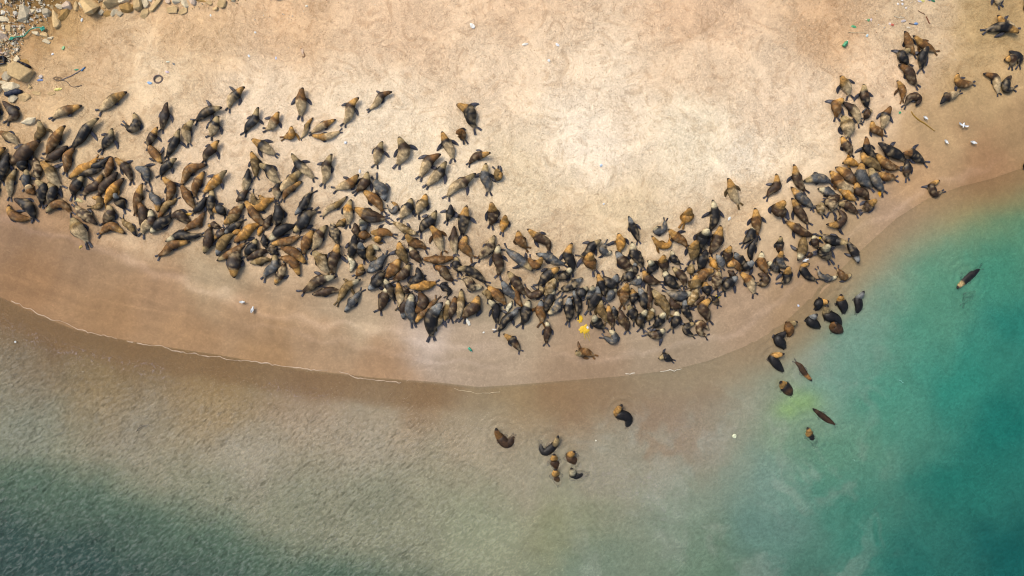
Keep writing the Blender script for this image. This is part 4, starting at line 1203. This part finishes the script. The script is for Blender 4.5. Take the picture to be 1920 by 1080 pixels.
SCR = [(1593,56,10,4.5,14,(86,178,120),'flat green scrap above the green bottle'),(1620,44,5,5,0,(112,170,112),'round green lid on the upper beach'),(1625,43,3.5,5,20,(232,210,212),'pale pink scrap beside the round green lid'),(1733,5,7,6,0,(92,146,204),'blue scrap at the top edge litter'),
 (1740,8,8,4,18,(34,120,82),'dark green scrap beside the blue one'),(1715,9,8,3,14,(226,222,230),'white sliver in the top edge litter'),(1721,8,8,4,24,(238,224,130),'yellow scrap in the top edge litter'),(1618,72,5,6,30,(214,232,236),'pale blue-white cup on the upper beach'),
 (1682,7,5,4,0,(250,246,240),'brightest white scrap in the upper litter patch'),(1675,14,5,4,30,(248,238,228),'white scrap left in the upper litter patch'),(1683,14,4.5,4,60,(248,244,244),'white scrap at the centre of the upper litter patch'),(1690,21,4.5,3.5,-20,(246,232,222),'white scrap low in the upper litter patch'),
 (1685,45,10,5,-8,(206,192,190),'crumpled greyish bag beside the litter'),(1660,50,5,4,0,(248,230,220),'white scrap next to a red one'),(1665,52,7,4,18,(220,110,84),'red scrap in the upper litter'),(1695,57,9,3,10,(244,226,200),'pale sliver near the sea lion trio'),
 (887,57,11,7,50,(250,246,240),'torn white bag on open upper sand'),(984,90,11,5,-12,(248,240,228),'pale torn paper on open upper sand'),(1044,91,8,5,28,(252,252,255),'bright white scrap right of the torn paper'),(1028,120,5,5,0,(248,250,252),'white scrap below the torn paper'),
 (652,271,6,6,10,(246,248,250),'white tag beside a sandy golden sea lion'),(678,324,4,7,0,(236,238,246),'white scrap left of the crowd top'),(1125,313,6,5,-30,(214,230,248),'pale blue-white scrap in the bright sand'),(1130,384,4.5,3.5,-20,(244,246,250),'white scrap below the bright sand'),
 (290,161,9,5,10,(150,192,236),'blue and white scrap beside the tyre'),(324,122,7,3.5,0,(240,236,208),'pale can above the tyre'),(335,126,6,4,40,(128,124,116),'grey scrap above the tyre'),(323,141,7,5,20,(226,200,206),'pinkish scrap right above the tyre'),
 (165,44.5,4,6.5,20,(250,250,246),'white oval scrap on sand below the biggest boulder'),(110,107,5,4,-30,(246,244,246),'white scrap on sand right of the rubble'),(88,149,9,7,-30,(214,196,180),'pale shell-like scrap beside the blue cloth'),(87,155,12,4,-4,(92,126,190),'crumpled blue cloth by the largest corner boulder'),
 (119,172,15,5,-10,(238,222,110),'bright yellow scrap below the wire tangle'),(154,136,8,3,-6,(34,140,96),'dark green scrap near the thin rope'),(130,96,5,8,30,(120,176,104),'green sliver on the sand right of the rubble'),(10,104,9,6,-30,(232,140,146),'pink rag in the rubble above the black tub'),
 (3,61,9,13,0,(236,236,240),'white crumpled bag in the rubble at the frame side'),(404,37,3,5,0,(252,252,244),'white scrap below the end of the stone row'),(486,68,4.5,4,0,(252,250,244),'white scrap on sand past the stone row'),(474,111,4,5.5,-30,(246,248,250),'white scrap midway between tyre and hooked twig'),
 (524,115,3.5,6,10,(226,226,246),'pale lilac scrap near the hooked twig'),(581,20,5,4,0,(250,238,212),'pale shell at the upper edge sand'),(877,602,6,17,-28,(246,240,224),'white plastic scrap with a thin tail at the crowd edge'),(907,623,4,3,-30,(250,246,236),'tiny white bit near the plastic scrap'),
 (928,618,9,3,12,(246,240,228),'white bone-like piece touching a grey sea lion'),(1364,411,4.5,8,32,(250,250,244),'small white box on sand beside a sprawled sea lion'),(1101,614,5,6,10,(236,238,240),'white bit at the side of the big yellow splash'),(1377,818,8,8,0,(226,232,196),'pale round float on green-brown water'),
 (1497,573,5,4,20,(214,222,240),'pale float in the shallows by the tip'),(1588,275,9,3,6,(240,228,222),'white sliver in the herd arm'),(1683,213,4,5,30,(40,170,116),'green bit between the herd arm and the kelp'),(1117,826,3,3,0,(250,244,220),'white bit floating beside the shallows group'),(29,641,4,4,0,(230,232,230),'white float near the foam line'),
 (573,103,5,10,-15,(226,190,160),'pale strip inside the hooked twig')]
for i, (x, y, lx, ly, an, c, lab) in enumerate(SCR):
    wat = 'float' in lab
    nm = 'float' if wat else 'cloth' if 'cloth' in lab or 'rag' in lab else 'bag' if 'bag' in lab else 'shell' if 'shell' in lab else 'scrap'
    o = crumple(nm, x, y, lx, ly, an, c, lab, nm, .35, seed=i)
    if wat: o.location.z = 0.0

# yellow gunk the sea lions left on the wet sand
def splat(name, x, y, lx, ly, an, c, label, streaks=()):
    r = random.Random(int(x + y)); V, F = [(0, 0, .045)], []; n = 26; wx, wy = W(x, y)
    rr = [1 + .32 * math.sin(k * 2.1 + x) * r.random() + r.uniform(-.22, .22) for k in range(n)]
    for q, zz in ((.5, .05), (.85, .035), (1, -.01)):
        for k in range(n):
            a = 2 * math.pi * k / n; V.append((math.cos(a) * lx / 2 * PX * rr[k] * q, math.sin(a) * ly / 2 * PX * rr[k] * q, zz))
    for k in range(n): F.append((0, 1 + k, 1 + (k + 1) % n))
    for j in range(2):
        for k in range(n): F.append((1 + j * n + k, 1 + (j + 1) * n + k, 1 + (j + 1) * n + (k + 1) % n, 1 + j * n + (k + 1) % n))
    o = link(name, mesh_np(name, V, F, GUNK, colour_all(V, alb(c), .25, 8)), (wx, wy, gz(wx, wy) + .004)); o.rotation_euler.z = -R(an)
    tag(o, label, 'yellow splash', 'yellow splashes around the herd')
    for s in streaks:
        Vt, Ft = tube(smooth_path(s, .012), 0.85 * PX, 5, taper=lambda t: 1.2 - .9 * t)
        q = link('streak', mesh_np('streak', Vt, Ft, GUNK, colour_all(Vt, alb((206,176,74)), .3, 2))); q.parent = o; q.matrix_parent_inverse = o.matrix_basis.inverted()
splat('splash', 1087, 597, 11, 16, 0, (238,192,44), 'small bright yellow splash just above the big one')
splat('splash', 1095, 617, 18, 17, 15, (240,194,44), 'big bright yellow splash with thin streaks running seaward', ([(1094,622),(1096,630),(1098,637)], [(1097,622),(1101,631),(1106,640)], [(1093,620),(1095,628),(1096,634)], [(1099,620),(1104,627),(1106,634)]))
splat('splash', 1649, 363, 10, 10, 20, (232,166,28), 'orange-yellow splash under the sea lions of the herd arm')
splat('splash', 1345, 556, 9, 6, 0, (232,204,52), 'lemon yellow splash at the wet edge after the low point')
splat('splash', 152, 376, 20, 8, 20, (216,198,140), 'pale cream-yellow spill at the boulder end of the herd')
splat('splash', 156, 463, 8, 5, -50, (206,170,84), 'faint yellow splash below a sandy-tailed sea lion')
splat('splash', 360, 403, 12, 5, 0, (222,172,60), 'yellow splash squeezed between crowded sea lions')
splat('splash', 1536, 446, 4, 6, 0, (226,182,40), 'tiny yellow splash by a flipper at the teal-water tip')

# gulls: white body with head and tail, grey folded or spread wings, yellow bill
def gull(x, y, an, label, spread=False, L=13):
    wx, wy = W(x, y); root = tag(link('gull', None, (wx, wy, gz(wx, wy))), label, 'gull', 'white gulls standing among the sea lions'); root.rotation_euler.z = -R(an)
    s = L * PX; h = .2
    prof = [(-.5, .02, .0), (-.42, .07, .0), (-.25, .13, .0), (-.02, .2, .02), (.14, .18, .05), (.26, .1, .12), (.34, .105, .17), (.43, .09, .18), (.5, .02, .17)]
    V, F = [], []; n = 10
    for u, q, zz in prof:
        for k in range(n): V.append((u * s, math.cos(2 * math.pi * k / n) * q * s, h + zz * s + math.sin(2 * math.pi * k / n) * q * s * .85))
    for i in range(len(prof) - 1):
        for k in range(n): F.append((i * n + k, i * n + (k + 1) % n, (i + 1) * n + (k + 1) % n, (i + 1) * n + k))
    F += [tuple(range(n)), tuple((len(prof) - 1) * n + k for k in range(n))[::-1]]
    link('body', mesh_np('body', V, F, FEATHER, colour_all(V, alb((250,250,250)), .05, 1)), parent=root)
    for sg in (-1, 1):
        if spread: ou = [(.16, .1), (.24, .42), (.1, .78), (-.2, .86), (-.14, .66), (-.06, .4), (-.1, .12)]
        else: ou = [(.14, .13), (.1, .22), (-.1, .22), (-.36, .13), (-.56, .05), (-.3, .07), (-.05, .08)]
        V = [(u * s, sg * v * s, h + (.17 if not spread else .14) * s + (.02 if k % 2 else 0)) for k, (u, v) in enumerate(ou)] + [(u * s, sg * v * s, h + (.12 if not spread else .11) * s) for u, v in ou]
        m = len(ou); F = [tuple(range(m)), tuple(range(m, 2 * m))[::-1]] + [(k, (k + 1) % m, m + (k + 1) % m, m + k) for k in range(m)]
        link('wing', mesh_np('wing', V, F, FEATHER, colour_all(V, alb((240,242,246) if spread else (226,230,236)), .06, 2)), parent=root)
        V, F = tube([(.0, sg * .06 * s, 0), (.0, sg * .06 * s, h)], .012, 5); link('leg', mesh_np('leg', V, F, PLASTIC, colour_all(V, alb((200,140,60)))), parent=root)
    V, F = tube([(.49 * s, 0, h + .17 * s), (.62 * s, 0, h + .15 * s)], .022 * 1.2, 5, taper=lambda t: 1 - .7 * t); link('bill', mesh_np('bill', V, F, PLASTIC, colour_all(V, alb((214,168,50)))), parent=root)
gull(1800, 237, 110, 'white gull with open wings on the brown upper sand', True, 11)
gull(1769, 268, 50, 'white gull nearer the herd, wings folded, below the open-winged gull', L=10)
gull(1820, 269, 20, 'white gull farther out, wings folded, below the open-winged gull', L=12)
gull(1729, 224, 40, 'white gull beside the brown kelp strand', L=10)
gull(458, 566, 0, 'white gull facing along the wet sand, upper of two', L=11)
gull(477, 580, -70, 'white gull facing up the beach, lower of two', L=13)
gull(1507, 488, -20, 'white gull at the tail of a tan sea lion in the herd', L=12)

# foam: the lacy edge of the swash and a few broken streaks
def foam(name, px, wmin, wmax, z, jig, label, seed, c=(226,204,180), gaps=.0):
    r = np.random.RandomState(seed); P = np.array([W(*p) for p in px]); s = np.concatenate([[0], np.cumsum(np.hypot(*np.diff(P, axis=0).T))])
    n = int(s[-1] / .11); u = np.linspace(0, s[-1], n); cx, cy = np.interp(u, s, P[:, 0]), np.interp(u, s, P[:, 1])
    k = np.ones(41) / 41; pad = lambda v: np.convolve(np.concatenate([np.full(20, v[0]), v, np.full(20, v[-1])]), k, 'valid'); cx, cy = pad(cx), pad(cy)
    tx, ty = np.gradient(cx), np.gradient(cy); L = np.hypot(tx, ty); nx, ny = -ty / L, tx / L
    off = jig * (fbm(u * .35, u * 0 + seed, seed, 4) - .5) * 2 + jig * .7 * (fbm(u * 1.6, u * 0 + seed, seed + 5, 3) - .5) + .10 * (noise(u * 4.5, u * 0 + 2.2, seed + 6) - .5)
    wd = wmin + (wmax - wmin) * fbm(u * 1.9, u * 0 + 3.3, seed + 9, 3) ** 2 * 2
    on = fbm(u * .5, u * 0 + 8.1, seed + 13, 3) > gaps
    V, F = [], []
    for i in range(n):
        for q, h in ((-1, -.01), (0, .018), (1, -.01)): V.append((cx[i] + nx[i] * (off[i] + q * wd[i] / 2), cy[i] + ny[i] * (off[i] + q * wd[i] / 2), z + h))
    for i in range(n - 1):
        if on[i]:
            for q in (0, 1): F.append((i * 3 + q, (i + 1) * 3 + q, (i + 1) * 3 + q + 1, i * 3 + q + 1))
    tag(link(name, mesh_np(name, V, F, FOAM, colour_all(V, alb(c), .12, seed))), label, kind='stuff')
SW = [(-60,536),(0,557),(60,585),(140,618),(250,641),(400,664),(560,692),(700,708),(780,714)]
foam('foam', SW, .02, .085, .03, .34, 'thin lacy white foam line at the edge of the swash', 3, (212,186,160), .3)
foam('foam', [(840,724),(870,734),(890,741),(920,736),(950,733)], .02, .08, .03, .12, 'short foam curl where the swash ends', 5, (206,184,150), .25)
foam('foam', [(1160,705),(1200,702),(1250,698),(1290,688)], .02, .1, .035, .2, 'broken foam below the last curled sea lion', 7, (226,214,194), .42)
foam('foam', [(1480,925),(1590,857),(1612,870)][1:], .02, .05, .03, .06, 'thin foam streak on the teal water', 9, (150,196,184), .2)
foam('foam', [(1676,704),(1690,716),(1702,726)], .03, .1, .03, .2, 'short foam streak far out on the teal water', 11, (120,180,168), .4)
